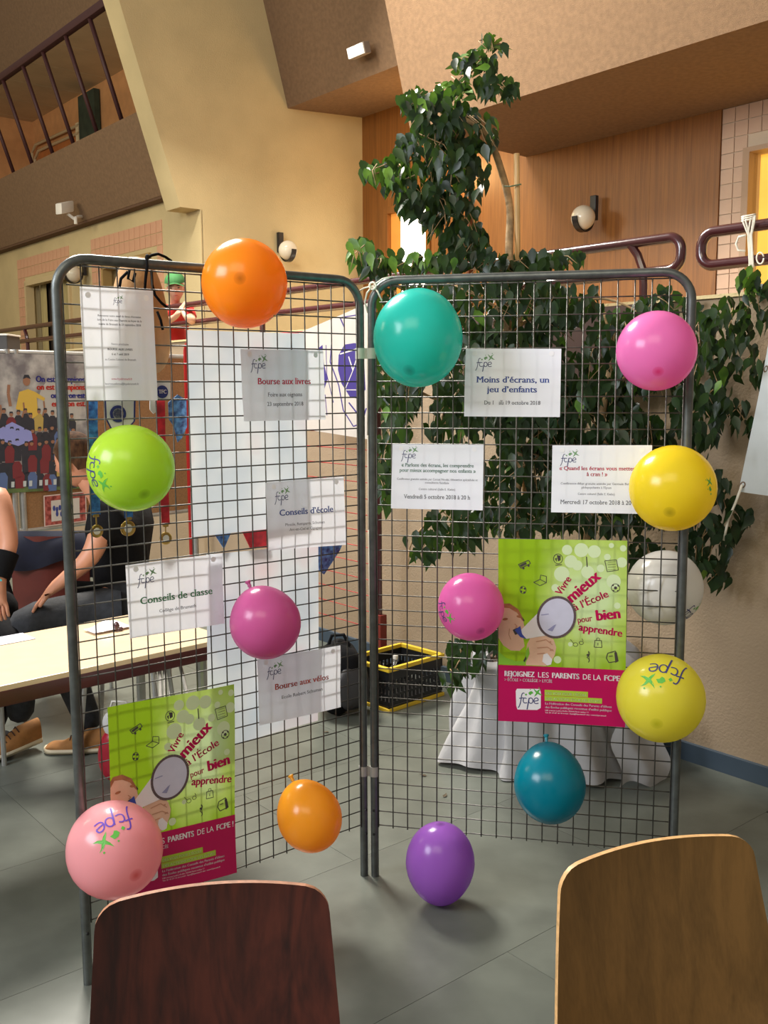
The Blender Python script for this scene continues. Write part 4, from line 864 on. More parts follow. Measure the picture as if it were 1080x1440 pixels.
# ------------------------------------------------------------------ red wire frame by the wall
DR = 3.52; g = thing('red_rack', 'red tubular frame with horizontal wires standing against the beige wall', 'frame', B(4.5, DR, 0))
ul = UD(atD(264, 600, DR))[0]; ur = UD(atD(533, 700, DR))[0]; zt = 2.0; R = .06
put('post', MB().tube([B(ul, DR, 0), B(ul, DR, zt - R), B(ul - R * .3, DR, zt - R * .3), B(ul - R, DR, zt), B(ul - .3, DR, zt)], .016, 10), RED, g, smooth='auto')
put('top_bar', MB().tube([B(ul - .3, DR, zt), B(ur, DR, zt)], .016, 10), RED, g, smooth='auto')
put('post', MB().tube([B(ur, DR, 0), B(ur, DR, zt)], .016, 10), MAROON, g, smooth='auto', label='dark red post')
qs = UD(atD(536, 888, DR)); put('sleeve', MB().cbox(B(qs[0], DR, qs[2]), UVZ, (.024, .024, .10), .004), mat('dark_red_sleeve', (.16, .015, .01), .4), g)
for k in range(18): put('wire', MB().tube([B(ul - .8, DR, 1.88 - .095 * k), B(ur, DR, 1.88 - .095 * k)], .0028, 6), RED, g)
# ------------------------------------------------------------------ white banner with navy drawing
bc = [onplane(x, y, B(4, 3.40, 0), VV) for x, y in ((421, 468), (520, 425), (520, 618), (424, 603))]
s = Sheet('banner', 'white cloth banner with a navy drawing hung beside the hinge posts', 'banner', bc, 100, 190, mat('white_cloth', (.74, .68, .62), .8, noise=.04, trans=.2), .003, seed=3)
s.ink('printed_shape', [poly([(22, 135), (28, 148), (35, 152), (37, 120), (42, 92), (36, 72), (30, 100), (26, 118)]), poly([(58, 128), (66, 142), (80, 140), (92, 134), (95, 70), (84, 58), (74, 60), (62, 82), (57, 105)]),
    stroke([(72, 52), (88, 30), (92, 44)], 2), stroke([(48, 150), (46, 120), (58, 80), (64, 40), (78, 16), (90, 22), (96, 44)], 1.6), stroke([(40, 150), (41, 100), (50, 52)], 1), stroke([(26, 70), (33, 34)], 1), stroke([(38, 66), (40, 30)], 1),
    stroke([(66, 168), (60, 186), (82, 180)], 1.6)], mat('printed_navy', (.05, .03, .22), .6))
s.ink('printed_lines', [stroke([(60, 129), (92, 131)], 2), stroke([(72, 122), (78, 100), (84, 120)], 1.4), stroke([(78, 100), (66, 70)], 1), stroke([(62, 72), (92, 70)], 1.2)], mat('printed_offwhite', (.75, .70, .65), .6), 2)
# ------------------------------------------------------------------ medals, ribbons and pennants tied behind the left grid
RIB = mat('blue_ribbon', (.01, .08, .42), .5, noise=.5, nscale=60, col2=(.05, .22, .62)); RIBR = mat('red_ribbon', (.50, .01, .02), .5, noise=.3, nscale=40)
GOLD = mat('gold_metal', (.45, .30, .08), .3, metal=.9, noise=.2, nscale=80)
def strap(P, pts, w, off, m, parent, name='ribbon'):
    mb = MB(); Q = [P.px(x, y, off) for x, y in pts]; e_ = P.e
    vs = [q + e_ * (k * w / 2) for q in Q for k in (-1, 1)]; mb.add(vs, [(2 * i, 2 * i + 1, 2 * i + 3, 2 * i + 2) for i in range(len(Q) - 1)]); return put(name, mb, m, parent)
def medal(label, px, py, r, pts, m, off):
    c = PL.px(px, py, off); g = thing('medal', label, 'medal', c, 'medals hanging behind the grid')
    strap(PL, pts, .026, off + .002, m, g)
    dep_ = (c - CAM).dot(fw); R_ = r * dep_ / F_PX
    put('disc', MB().lathe(c, PL.n, [(0.0001, -.002), (R_, -.002), (R_, .002), (R_ * .85, .0035), (R_ * .62, .002), (.0001, .002)], 24), GOLD, g, smooth='auto')
    put('medal_face', MB().lathe(c, PL.n, [(R_ * .55, .0022), (R_ * .5, .004), (.0001, .004)], 20), WHITE, g)
    put('clasp', MB().tube([PL.px(pts[-1][0], pts[-1][1], off), c + V3((0, 0, R_))], .0022, 6).cbox(PL.px(pts[-1][0], pts[-1][1] + 1, off), (PL.e, PL.n, (0, 0, 1)), (.008, .003, .004), .001), GOLD, g)
medal('gold medal on a blue ribbon, nearest the left post', 136, 747, 9.2, [(131, 520), (131, 600), (133, 660), (135, 724)], RIB, -.05)
medal('gold medal on a blue ribbon below the lime green balloon', 180, 743, 11, [(176, 520), (178, 600), (180, 680), (181, 728)], RIB, -.05)
medal('dull bronze medal on a red ribbon, beside the right end of the table', 233, 757, 9, [(226, 560), (227, 620), (231, 680), (233, 738)], RIBR, -.05)
def pennant(label, pts, m, off=-.045, deco=None):
    Q = [PL.px(x, y, off) for x, y in pts]; g = thing('pennant', label, 'pennant', Q[0], 'pennants hung behind the grid')
    c = sum(Q, V3((0, 0, 0))) / len(Q); mb = MB(); mb.add(Q + [q - PL.n * .003 for q in Q], [tuple(range(len(Q))), tuple(range(2 * len(Q) - 1, len(Q) - 1, -1))] + [(i, (i + 1) % len(Q), len(Q) + (i + 1) % len(Q), len(Q) + i) for i in range(len(Q))])
    put('cloth', mb, m, g)
    if deco:
        for nm, (x, y), r, m_ in deco:
            c_ = PL.px(x, y, off + .002); R_ = r * (c_ - CAM).dot(fw) / F_PX; put(nm, MB().lathe(c_, PL.n, [(R_, 0), (R_, .001), (.0001, .001)], 20), m_, g)
    return g
PWH = mat('white_satin', (.72, .70, .68), .5, noise=.05); FOIL = mat('blue_foil', (.03, .08, .42), .3, noise=.7, nscale=60, col2=(.12, .30, .60)); NVC = mat('navy_cloth', (.02, .03, .18), .6)
g = pennant('white shield pennant with a navy crest above the lime green balloon', [(146, 540), (189, 540), (188, 592), (178, 603), (166, 606), (155, 600), (148, 588)], PWH, -.035, [('crest', (166, 582), 12, NVC), ('crest_ring', (166, 582), 8, PWH), ('crest_centre', (166, 582), 6.5, NVC)])
strap(PL, [(147, 541), (149, 588), (156, 602), (166, 608), (179, 604), (189, 592), (190, 541)], .005, -.034, NVC, g, 'border')
g = pennant('small white pennant with a round navy badge beside the upright notice', [(217, 535), (240, 535), (240, 563), (217, 563)], PWH, -.035, [('badge', (228, 551), 9, NVC)])
s_ = [PL.px(x, y, -.030) for x, y in ((221, 543), (236, 543), (236, 559), (221, 559))]
sh = Sheet.__new__(Sheet); sh.c = s_; sh.W = 16; sh.H = 16; sh.n = PL.n; sh.curl = 0; sh.sd = 0; sh.o = g; sh.ink('badge_letters', [T('TFC', 8, 5.5, 12, 8, .05)], INKW, 1)
pennant('crumpled blue foil pennant beside the red post', [(237, 566), (250, 555), (262, 562), (263, 600), (256, 616), (250, 622), (245, 600), (238, 590)], FOIL, -.04)
pennant('small white pennant with a red ribbon knot above the red medal', [(211, 563), (222, 563), (222, 578), (216, 582), (211, 576)], PWH, -.05)
pennant('blue triangular pennant under the upper large poster', [(302, 752), (325, 749), (315, 772)], FOIL, -.04)
pennant('red cloth pennant between the two large posters', [(341, 748), (376, 744), (378, 770), (352, 771)], RIBR, -.04)
pennant('blue foil pennant beside the notice next to the hinge posts', [(446, 764), (485, 758), (478, 774), (456, 808), (449, 803)], FOIL, -.04)
# ------------------------------------------------------------------ tan bag with black straps behind top-left corner
c = PL.px(196, 445, -.10); g = thing('shoulder_bag', 'tan shoulder bag hung by black straps behind the top rail of the left grid', 'bag', c)
def bagS(a, b):
    th = 2 * PI * a; ph_ = PI * b; w_ = .088 * (1 - .25 * math.cos(ph_)); q = math.sin(ph_) ** .6
    return c + PL.e * (w_ * q * math.cos(th)) + PL.n * (.045 * q * math.sin(th)) + V3((0, 0, .165 * math.cos(ph_)))
put('bag_body', MB().grid(bagS, 28, 18), mat('tan_leather', (.50, .27, .11), .6, noise=.15, nscale=14, bump=.2), g, smooth=True)
def bpx(pts, off): return [PL.px(x, y, o if (o := (p[2] if len(p) > 2 else off)) is not None else off) for p in pts for x, y in [(p[0], p[1])]]
st = MB()
for pts in ([(206, 362, .02), (207, 375, .020), (205, 392, .014), (203, 415, -.03)], [(206, 362, .02), (207, 359, 0), (207, 364, -.03), (204, 400, -.05)], [(205, 364, -.02), (213, 359, -.03), (222, 357, -.04), (232, 361, -.05), (241, 367, -.06)], [(213, 380, -.02), (214, 400, -.03), (218, 415, -.03), (227, 426, -.03), (236, 433, -.03)],
    [(180, 382, -.04), (170, 392, -.05), (168, 404, -.05)], [(182, 380, -.03), (180, 392, -.03), (187, 396, -.03), (190, 384, -.03)], [(221, 438, -.04), (226, 450, -.04), (229, 464, -.04)]):
    Q = [PL.px(x, y, o_) for x, y, o_ in pts]; st.tube(Q, .0042, 6)
put('strap', st, BLACK, g, smooth=True)

# ------------------------------------------------------------------ folding crates
def crate(label, P0, ex, ey, L1, L2, hgt, extras=True):
    g = thing('folding_crate', label, 'crate', P0 + ex * L1 / 2 + ey * L2 / 2); t = .008; z = V3((0, 0, 1))
    cen = P0 + ex * L1 / 2 + ey * L2 / 2
    put('base', MB().box(cen + z * .02, (ex, ey, z), (L1 / 2 - .01, L2 / 2 - .01, .006)), BLACKP, g)
    for (o_, d_, n_, L_) in ((P0, ex, ey, L1), (P0 + ey * L2, ex, ey * -1, L1), (P0, ey, ex, L2), (P0 + ex * L1, ey, ex * -1, L2)):
        mb = MB(); nC = int(L_ / .03); rows_ = [(.03, .05), (.078, .09), (.118, .135), (.165, hgt - .02)]
        for a, b in rows_: mb.box(o_ + d_ * L_ / 2 + n_ * .012 + z * ((a + b) / 2), (d_, n_, z), (L_ / 2 - .006, t / 2, (b - a) / 2))
        zz = [(.05, .078), (.09, .118), (.135, .165)]
        for k in range(nC):
            for a, b in zz: mb.box(o_ + d_ * (.012 + (L_ - .024) * (k + .5) / nC) + n_ * .012 + z * ((a + b) / 2), (d_, n_, z), ((L_ - .024) / nC / 2 - .0075, t / 2, (b - a) / 2))
        put('side_panel', mb, BLACKP, g)
    for nm, z0, z1 in (('rim', hgt - .022, hgt), ('base_rim', 0, .018)):
        mb = MB()
        for (o_, d_, n_, L_) in ((P0, ex, ey, L1), (P0 + ey * L2, ex, ey * -1, L1), (P0, ey, ex, L2), (P0 + ex * L1, ey, ex * -1, L2)):
            mb.cbox(o_ + d_ * L_ / 2 + n_ * .009 + z * ((z0 + z1) / 2), (d_, n_, z), (L_ / 2, .011, (z1 - z0) / 2), .003)
        put(nm, mb, YELP, g)
    return g
P0 = atZ(547, 1003); ex = (atZ(630, 976) - P0).normalized(); ey = V3((-ex.y, ex.x, 0))
crate('black folding crate with yellow rims on the floor behind the grid, right of the hinge', P0, ex, ey, .42, .33, .235)
bq = P0 + ex * .14 + ey * .13 + V3((0, 0, .03)); g = thing('glass_bottle', 'clear bottle leaning inside the yellow-rimmed crate', 'bottle', bq)
ax_ = V3((.12, .05, 1)).normalized(); put('bottle_body', MB().lathe(bq, ax_, [(.001, 0), (.028, .002), (.03, .01), (.03, .13), (.012, .17), (.012, .215), (.001, .216)], 16), mat('clear_glass', (.9, .9, .88), .05, transm=.9), g, smooth=True)
put('cap', MB().lathe(bq + ax_ * .215, ax_, [(.014, -.012), (.014, .008), (.001, .009)], 12), WHITE, g)
# black backpack left of the crate
c = P0 - ex * .17 + ey * .20 + V3((0, 0, .19)); g = thing('black_bag', 'black bag slumped on the floor left of the yellow-rimmed crate', 'bag', V3((c.x, c.y, 0)))
def blob(c, hx_, hy, hz, sd=0, amp=.12):
    def f(a, b):
        th = 2 * PI * a; p_ = PI * b; q = math.sin(p_) ** .55; k = 1 + amp * math.sin(3 * th + sd) * math.sin(2 * p_ + sd)
        return c + ex * (hx_ * q * math.cos(th) * k) + ey * (hy * q * math.sin(th) * k) + V3((0, 0, hz * math.cos(p_) * (1 + .08 * math.sin(2 * th + sd))))
    return f
put('bag_body', MB().grid(blob(c, .145, .14, .175), 28, 16), BLACK, g, smooth=True)
put('pocket', MB().grid(blob(c + ey * -.12 + V3((0, 0, -.03)), .10, .05, .11, 2), 24, 12), mat('charcoal_nylon', (.03, .028, .03), .6), g, smooth=True)
put('handle', MB().tube([c + V3((-.05, 0, .16)), c + V3((-.03, 0, .215)), c + V3((.03, 0, .22)), c + V3((.06, 0, .16))], .009, 8), BLACK, g, smooth='auto')
put('tag', MB().cbox(c + ey * -.165 + V3((-.04, 0, .04)), (ex, ey, (0, 0, 1)), (.012, .004, .022), .002), YELP, g)

# ------------------------------------------------------------------ potted weeping fig
PC = V3((.80, 1.12, 0))
pt = thing('plant_pot', 'large plant pot wrapped in creased white fabric behind the right grid', 'plant pot', PC)
put('pot', MB().lathe(PC, (0, 0, 1), [(.001, 0), (.21, 0), (.27, .42), (.285, .45), (.26, .45), (.25, .40), (.001, .39)], 32), mat('brown_pot', (.12, .07, .045), .7), pt, smooth='auto')
put('soil', MB().lathe(PC + V3((0, 0, .41)), (0, 0, 1), [(.25, 0), (.1, .012), (.001, .015)], 24), mat('dark_soil', (.03, .02, .012), 1, noise=.4, bump=.6), pt)
def wrap(a, b):
    th = 2 * PI * a; k = .030 * math.sin(9 * th + 1.3) + .02 * math.sin(17 * th + b * 3) + .03 * math.sin(4 * th + b * 5)
    r = .34 + .085 * (1 - b) ** 2 + k * (1.2 - .5 * b) - (.06 * math.sin(b * PI) if False else 0)
    if b > .93: r -= .05 * (b - .93) / .07
    z = .50 * b + (.035 * math.sin(3 * th + 1) + .02 * math.sin(8 * th)) * b ** 2 + .006 + (.02 * max(0, math.sin(5 * th + 2)) * (1 - b) ** 3)
    q = PC + V3((math.cos(th) * r * 1.10, math.sin(th) * r * .85, z)); ex_ = (q - CAM).dot(VV) - 3.705
    return q - VV * ex_ if ex_ > 0 else q
put('fabric_wrap', MB().grid(wrap, 180, 26), mat('white_fleece_fabric', (.42, .41, .41), .85, noise=.06, nscale=5, bump=.5, bscale=9, trans=.1), pt, smooth=True)
fl_ = MB(); fl_.grid(lambda a, b: PC + V3((.20 + .24 * a + .02 * math.sin(b * 9), -.34 + .12 * a - .10 * (1 - b) + .02 * math.sin(a * 8 + b * 4), .01 + .34 * b + .02 * math.sin(a * 6))), 16, 16)
put('fabric_flap', fl_, MATS['white_fleece_fabric'], pt, smooth=True)
tree = thing('weeping_fig', 'tall weeping fig tree with dark glossy leaves behind the right grid', 'tree', PC + V3((0, 0, .42)))
BARK = mat('pale_bark', (.36, .23, .11), .8, noise=.25, nscale=30, bump=.5)
def tp(x, y, Y=1.1): return atY(x, y, Y)
br = [([(760, 900), (745, 800), (728, 740), (726, 690), (733, 655), (720, 600), (700, 540), (712, 470), (718, 400), (716, 350), (717, 292), (705, 240), (690, 200), (672, 178), (645, 165)], [.026, .026, .024, .022, .022, .02, .02, .019, .018, .018, .017, .016, .015, .013, .009], 1.1),
      ([(790, 900), (815, 800), (835, 700), (842, 620), (852, 550), (862, 490), (850, 440)], [.02, .018, .017, .016, .015, .013, .008], 1.05),
      ([(852, 550), (900, 520), (960, 500), (1020, 470), (1060, 445)], [.010, .009, .008, .006, .004], 1.05), ([(842, 620), (900, 640), (960, 640), (1010, 600), (1050, 560)], [.011, .01, .009, .006, .004], 1.0),
      ([(960, 640), (985, 690), (1000, 760), (1005, 820)], [.007, .006, .004, .003], 1.0), ([(720, 600), (660, 570), (610, 560), (570, 540)], [.012, .01, .007, .005], 1.15), ([(726, 690), (680, 690), (620, 720), (580, 760), (574, 800)], [.010, .008, .006, .004, .003], 1.1),
      ([(672, 178), (640, 160), (650, 120), (680, 80), (688, 60)], [.008, .007, .005, .004, .003], 1.1), ([(645, 165), (610, 200), (570, 230), (525, 245)], [.008, .007, .005, .003], 1.1), ([(650, 170), (630, 220), (620, 290), (640, 350)], [.008, .007, .005, .003], 1.1),
      ([(700, 540), (640, 470), (590, 420), (520, 380), (512, 345)], [.012, .01, .008, .005, .003], 1.15), ([(712, 470), (780, 430), (850, 420), (900, 440)], [.01, .008, .006, .004], 1.1), ([(760, 900), (700, 890), (660, 910), (640, 940)], [.008, .006, .004, .003], .85)]
for pts, rs, Y in br:
    Q = [tp(x, y, Y + .06 * math.sin(i * 1.3)) for i, (x, y) in enumerate(pts)]
    # smooth
    QQ = []; RR = []
    for i in range(len(Q) - 1):
        p0 = Q[max(0, i - 1)]; p1 = Q[i]; p2 = Q[i + 1]; p3 = Q[min(len(Q) - 1, i + 2)]
        for k in range(4):
            t = k / 4; QQ.append(.5 * ((2 * p1) + (-p0 + p2) * t + (2 * p0 - 5 * p1 + 4 * p2 - p3) * t * t + (-p0 + 3 * p1 - 3 * p2 + p3) * t ** 3)); RR.append(rs[i] * (1 - t) + rs[i + 1] * t)
    QQ.append(Q[-1]); RR.append(rs[-1])
    put('branch' if rs[0] < .019 else 'trunk', MB().tube(QQ, RR, 8), BARK, tree, smooth=True)
sk = thing('bamboo_stake', 'pale bamboo stake beside the upper trunk of the fig tree', 'stake', tp(728, 890, 1.08))
put('cane', MB().tube([tp(745, 890, 1.08), tp(728, 380, 1.08), tp(726.5, 216, 1.08)], .0125, 10), mat('pale_bamboo', (.66, .40, .16), .5, noise=.12, nscale=20, stretch=(8, 8, .6)), sk, smooth='auto')
put('tie', MB().tube([tp(709, 262, 1.09), tp(718, 262, 1.06), tp(733, 259, 1.06)], .003, 6), mat('green_tie', (.12, .16, .08), .6), sk)
# leaves
def leafmat(name, col, col2):
    m = bpy.data.materials.new(name); m.use_nodes = True; nt = m.node_tree; N = nt.nodes; L = nt.links; p = N['Principled BSDF']
    at = N.new('ShaderNodeTexCoord'); nz = N.new('ShaderNodeTexNoise'); nz.inputs['Scale'].default_value = 16; L.new(at.outputs['Object'], nz.inputs[0])
    cr = N.new('ShaderNodeValToRGB'); cr.color_ramp.elements[0].position = .38; cr.color_ramp.elements[1].position = .66; cr.color_ramp.elements[0].color = tuple(col) + (1,); cr.color_ramp.elements[1].color = tuple(col2) + (1,)
    L.new(nz.outputs[0], cr.inputs[0]); L.new(cr.outputs[0], p.inputs[0]); p.inputs['Roughness'].default_value = .38; p.inputs['Specular IOR Level'].default_value = .35
    t = N.new('ShaderNodeBsdfTranslucent'); t.inputs[0].default_value = (.10, .22, .02, 1); ms = N.new('ShaderNodeMixShader'); ms.inputs[0].default_value = .12
    L.new(p.outputs[0], ms.inputs[1]); L.new(t.outputs[0], ms.inputs[2]); L.new(ms.outputs[0], N['Material Output'].inputs[0]); return m
LM = leafmat('fig_leaf', (.008, .020, .008), (.020, .046, .014)); LM2 = leafmat('young_fig_leaf', (.05, .13, .015), (.14, .26, .03))
LV = [(0, 0, 0), (.18, .16, .035), (.245, .38, .045), (.13, .68, .03), (.0, 1.06, -.07), (-.13, .68, .03), (-.245, .38, .045), (-.18, .16, .035), (0, .35, 0), (0, .68, -.005), (0, .84, -.02)]
LF = [(0, 1, 8), (1, 2, 8), (2, 9, 8), (2, 3, 9), (3, 10, 9), (3, 4, 10), (4, 5, 10), (5, 9, 10), (5, 6, 9), (6, 8, 9), (6, 7, 8), (7, 0, 8)]
lmb = MB().add(LV, LF); lme = lmb.mesh('leaf', LM, True); lme2 = MB().add(LV, LF).mesh('young_leaf', LM2, True)
random.seed(21)
clusters = [(688, 62, 12, 10, 7, 1), (700, 68, 14, 8, 5, 1), (668, 92, 34, 16, 34, 2), (695, 125, 30, 14, 26, 0), (640, 125, 25, 22, 24, 1), (600, 140, 35, 14, 20, 2), (620, 165, 45, 28, 55, 0), (655, 190, 50, 35, 80, 0), (606, 215, 50, 34, 90, 0), (545, 245, 36, 18, 50, 2), (590, 150, 26, 20, 22, 0), (715, 130, 12, 10, 8, 0), (600, 290, 45, 20, 50, 0), (575, 262, 40, 20, 36, 0),
    (640, 250, 48, 40, 95, 0), (635, 315, 42, 34, 70, 0), (655, 345, 36, 24, 50, 0), (700, 375, 90, 14, 60, 0), (580, 372, 55, 14, 40, 2), (508, 362, 20, 22, 20, 2), (528, 378, 20, 18, 22, 0), (740, 372, 50, 12, 30, 0), (795, 368, 25, 10, 16, 0),
    (690, 440, 130, 52, 330, 0), (800, 430, 50, 25, 40, 0), (560, 540, 34, 60, 130, 0), (555, 640, 26, 50, 60, 0), (540, 690, 16, 30, 24, 0), (560, 440, 30, 40, 50, 0), (640, 600, 40, 50, 70, 0), (720, 540, 110, 70, 420, 0), (800, 600, 110, 60, 420, 0), (760, 670, 90, 40, 170, 0), (880, 500, 60, 60, 200, 0), (890, 640, 60, 60, 190, 0),
    (840, 720, 110, 34, 190, 0), (735, 735, 60, 22, 90, 0), (640, 745, 45, 32, 70, 0), (595, 770, 26, 22, 24, 0), (680, 700, 20, 28, 20, 0), (930, 430, 40, 20, 30, 0), (985, 470, 25, 40, 36, 0), (1020, 465, 34, 40, 58, 0), (1062, 430, 26, 36, 34, 0), (1050, 395, 22, 16, 10, 1), (1000, 520, 30, 40, 52, 0), (1060, 520, 26, 30, 26, 0), (985, 600, 30, 30, 46, 0), (1030, 590, 28, 26, 26, 0), (1068, 615, 16, 30, 12, 0),
    (1000, 560, 30, 22, 28, 0), (975, 660, 20, 34, 36, 0), (1000, 700, 30, 40, 46, 0), (990, 770, 36, 44, 84, 0), (1035, 740, 22, 26, 24, 0), (1008, 815, 16, 18, 12, 0), (905, 780, 30, 20, 26, 0), (960, 540, 20, 80, 60, 0), (655, 925, 26, 26, 44, 0), (690, 905, 20, 14, 16, 0), (636, 955, 14, 18, 10, 0)]
leaves = []
for cx_, cy_, rx_, ry_, n_, tp_ in clusters:
    for k in range(int(n_ * (1.35 if cy_ > 380 and cx_ < 965 else 1.25 if cy_ < 380 else 1.0))):
        while True:
            a, b = random.uniform(-1, 1), random.uniform(-1, 1)
            if a * a + b * b < 1: break
        top_ = cy_ < 390
        Y = random.gauss(1.08 if cy_ < 880 else .80, .10 if top_ else .16); Y = min(max(Y, .42), 1.42)
        if cx_ > 965: Y = min(max(random.gauss(.78, .09), .45), 1.0)
        P = atY(cx_ + a * rx_, cy_ + b * ry_, Y)
        # keep in front of the wall
        while (P - CAM).dot(VV) > 3.66: P = P + (CAM - P).normalized() * .05
        yng = tp_ == 1 and random.random() < .7 or tp_ == 2 and random.random() < .35 or random.random() < .02
        dn_ = V3((random.gauss(0, .45), random.gauss(-.1, .45), -1 + (0.9 if yng and cy_ < 140 else 0))).normalized()
        nm_ = (V3((random.gauss(0, .5), -1 + random.gauss(0, .4), random.gauss(.35, .4)))); X = dn_.cross(nm_).normalized(); Zz = X.cross(dn_).normalized()
        s_ = random.uniform(.056, .088)
        leaves.append(((P - CAM).length - s_ * 2, P - dn_ * s_ * .5, X, dn_, Zz, s_, yng))
leaves.sort(key=lambda t: t[0])
# the 300 nearest are parts of their own, the rest one joined part
rest = MB(); rest2 = MB()
cands = leaves[::max(1, len(leaves) // 300)][:300]; cs = set(id(x) for x in cands)
for L_ in leaves:
    _, P, X, Yv, Zv, s_, yng = L_
    if id(L_) in cs:
        o = bpy.data.objects.new('leaf', lme2 if yng else lme); COL.objects.link(o); o.parent = tree
        mm = Matrix((X * s_, Yv * s_, Zv * s_)).transposed().to_4x4(); mm.translation = P - tree.location; o.matrix_local = mm
    else: (rest2 if yng else rest).add([P + X * (v[0] * s_) + Yv * (v[1] * s_) + Zv * (v[2] * s_) for v in LV], LF)
def rawput(name, mb, m, parent, kind):
    me = bpy.data.meshes.new(name); me.from_pydata(mb.v, [], mb.f); me.materials.append(m); me.polygons.foreach_set('use_smooth', [True] * len(me.polygons))
    o = bpy.data.objects.new(name, me); COL.objects.link(o); o.parent = parent; o.matrix_parent_inverse = parent.matrix_world.inverted(); o['kind'] = kind; return o
rawput('foliage', rest, LM, tree, 'stuff'); rawput('young_foliage', rest2, LM2, tree, 'stuff')
# twigs
tw_ = MB(); random.seed(5)
for cx_, cy_, rx_, ry_, n_, tp_ in clusters:
    for k in range(max(2, n_ // 14)):
        Y = .8 if (cx_ > 965 or cy_ > 880) else 1.05; a = atY(cx_ + random.uniform(-.5, .5) * rx_, cy_ - ry_ * .8, Y); b = atY(cx_ + random.uniform(-1, 1) * rx_, cy_ + random.uniform(.2, 1) * ry_, Y - random.uniform(0, .1))
        tw_.tube([a, (a + b) / 2 + V3((random.gauss(0, .015), 0, .015)), b], [.0028, .0022, .0012], 5)
rawput('twigs', tw_, BARK, tree, 'stuff')

# ------------------------------------------------------------------ brown board on the wall, white sheet on the right, fallen leaves
ua = UD(atD(920, 470, 3.71))[0]; ub = UD(atD(640, 470, 3.71))[0]
put('wall_board', ubox(MB(), ua, ub, 3.70, 3.722, 1.66, 2.03), mat('dark_brown_board', (.075, .035, .028), .7, noise=.1), None, label='dark brown board along the top of the beige wall behind the fig', cat='board')
sc = [onplane(x, y, B(2, 3.60, 0), VV) for x, y in ((1092, 480), (1180, 440), (1180, 720), (1041, 692))]
sc = [onplane(x, y, B(2, 3.56, 0), VV) for x, y in ((1082, 482), (1190, 440), (1190, 712), (1041, 691))]
s = Sheet('banner', 'white tarpaulin banner with eyelets, tied with cord at the right edge', 'banner', sc, 100, 160, mat('white_tarpaulin', (.55, .58, .58), .6, noise=.03), .006)
s.ink('eyelet', [ringp(3, 8, 2.2, 3.0, 1.4)], mat('brass_eyelet', (.20, .12, .07), .4, metal=.5)); s.ink('eyelet', [ringp(3, 132, 2.2, 3.0, 1.4)], MATS['brass_eyelet'])
e0 = s.S(3, 8, .006); put('tie_cord', MB().tube([e0, atD(1034, 708, 3.5), atD(1024, 730, 3.45), atD(1018, 760, 3.45)], .005, 6), ROPE, s.o, smooth=True)
for (x, y, lab) in ((600, 1091, 'dry dark leaf on the floor below the crate'), (624, 1121, 'dry leaf on the floor right of the purple balloon stalk area'), (463, 1029, 'dry dark leaf on the floor below the lowest white notice')):
    p = atZ(x, y, .003); a = random.uniform(0, 6); s_ = .035
    X = V3((math.cos(a), math.sin(a), 0)); Yv = V3((-math.sin(a), math.cos(a), .05)); Zv = V3((0, 0, 1))
    mb = MB().add([p + X * v[0] * s_ + Yv * v[1] * s_ + Zv * abs(v[2]) * s_ for v in LV], LF)
    put('fallen_leaf', mb, mat('dry_leaf', (.07, .05, .025), .8), None, label={600: 'dark dry leaf on the floor between the crate and the fabric-wrapped pot', 624: 'dry leaf on the floor just above the purple balloon', 463: 'dry leaf on the floor under the Bourse aux vélos notice'}[x], cat='leaf', group=None)

# ------------------------------------------------------------------ people
def skin_mesh(name, joints, edges, root, m, sub=1):
    names = list(joints); idx = {n: i for i, n in enumerate(names)}
    me = bpy.data.meshes.new(name); me.from_pydata([tuple(joints[n][0]) for n in names], [(idx[a], idx[b]) for a, b in edges], [])
    ob = bpy.data.objects.new(name, me); COL.objects.link(ob); sm = ob.modifiers.new('s', 'SKIN'); sm.use_smooth_shade = True
    for n in names:
        r = joints[n][1]; r = r if isinstance(r, tuple) else (r, r); ob.data.skin_vertices[0].data[idx[n]].radius = r
    ob.data.skin_vertices[0].data[idx[root]].use_root = True
    sb = ob.modifiers.new('d', 'SUBSURF'); sb.levels = sub; sb.render_levels = sub
    dg = bpy.context.evaluated_depsgraph_get(); dg.update(); out = bpy.data.meshes.new_from_object(ob.evaluated_get(dg)); bpy.data.objects.remove(ob)
    out.materials.clear(); out.materials.append(m); out.polygons.foreach_set('use_smooth', [True] * len(out.polygons)); return out
def head_mb(mb, c, face, upd, k=1.0):
    f = V3(face).normalized(); s_ = f.cross(V3(upd)).normalized(); u_ = s_.cross(f).normalized(); nu, nv = 32, 24
    def f_(a, b):
        th = 2 * PI * a; p_ = PI * b; x = math.sin(p_) * math.sin(th); y = math.sin(p_) * math.cos(th); z = math.cos(p_)
        X = x * .076; Y_ = y * .094; Z_ = z * .115
        if z < -.1: X *= 1 - .32 * (-z - .1); Y_ = Y_ * (1 - .15 * (-z)) + (.012 * (-z) if y > 0 else .02 * z)
        if y > .6:
            nz_ = math.exp(-((x / .13) ** 2)) * math.exp(-(((z + .12) / .16) ** 2)); Y_ += .022 * nz_
            Y_ += .005 * math.exp(-((x / .3) ** 2)) * math.exp(-(((z + .5) / .10) ** 2)) - .006 * (math.exp(-(((abs(x) - .36) / .16) ** 2))) * math.exp(-(((z - .05) / .10) ** 2))
        return c + (s_ * X + f * Y_ + u_ * Z_) * k
    mb.grid(f_, nu, nv)
    for sd in (-1, 1): mb.ell(c + (s_ * (.077 * sd) - f * .005 - u_ * .005) * k, (s_, f, u_), (.010 * k, .018 * k, .030 * k), 10, 8)
    return f, s_, u_
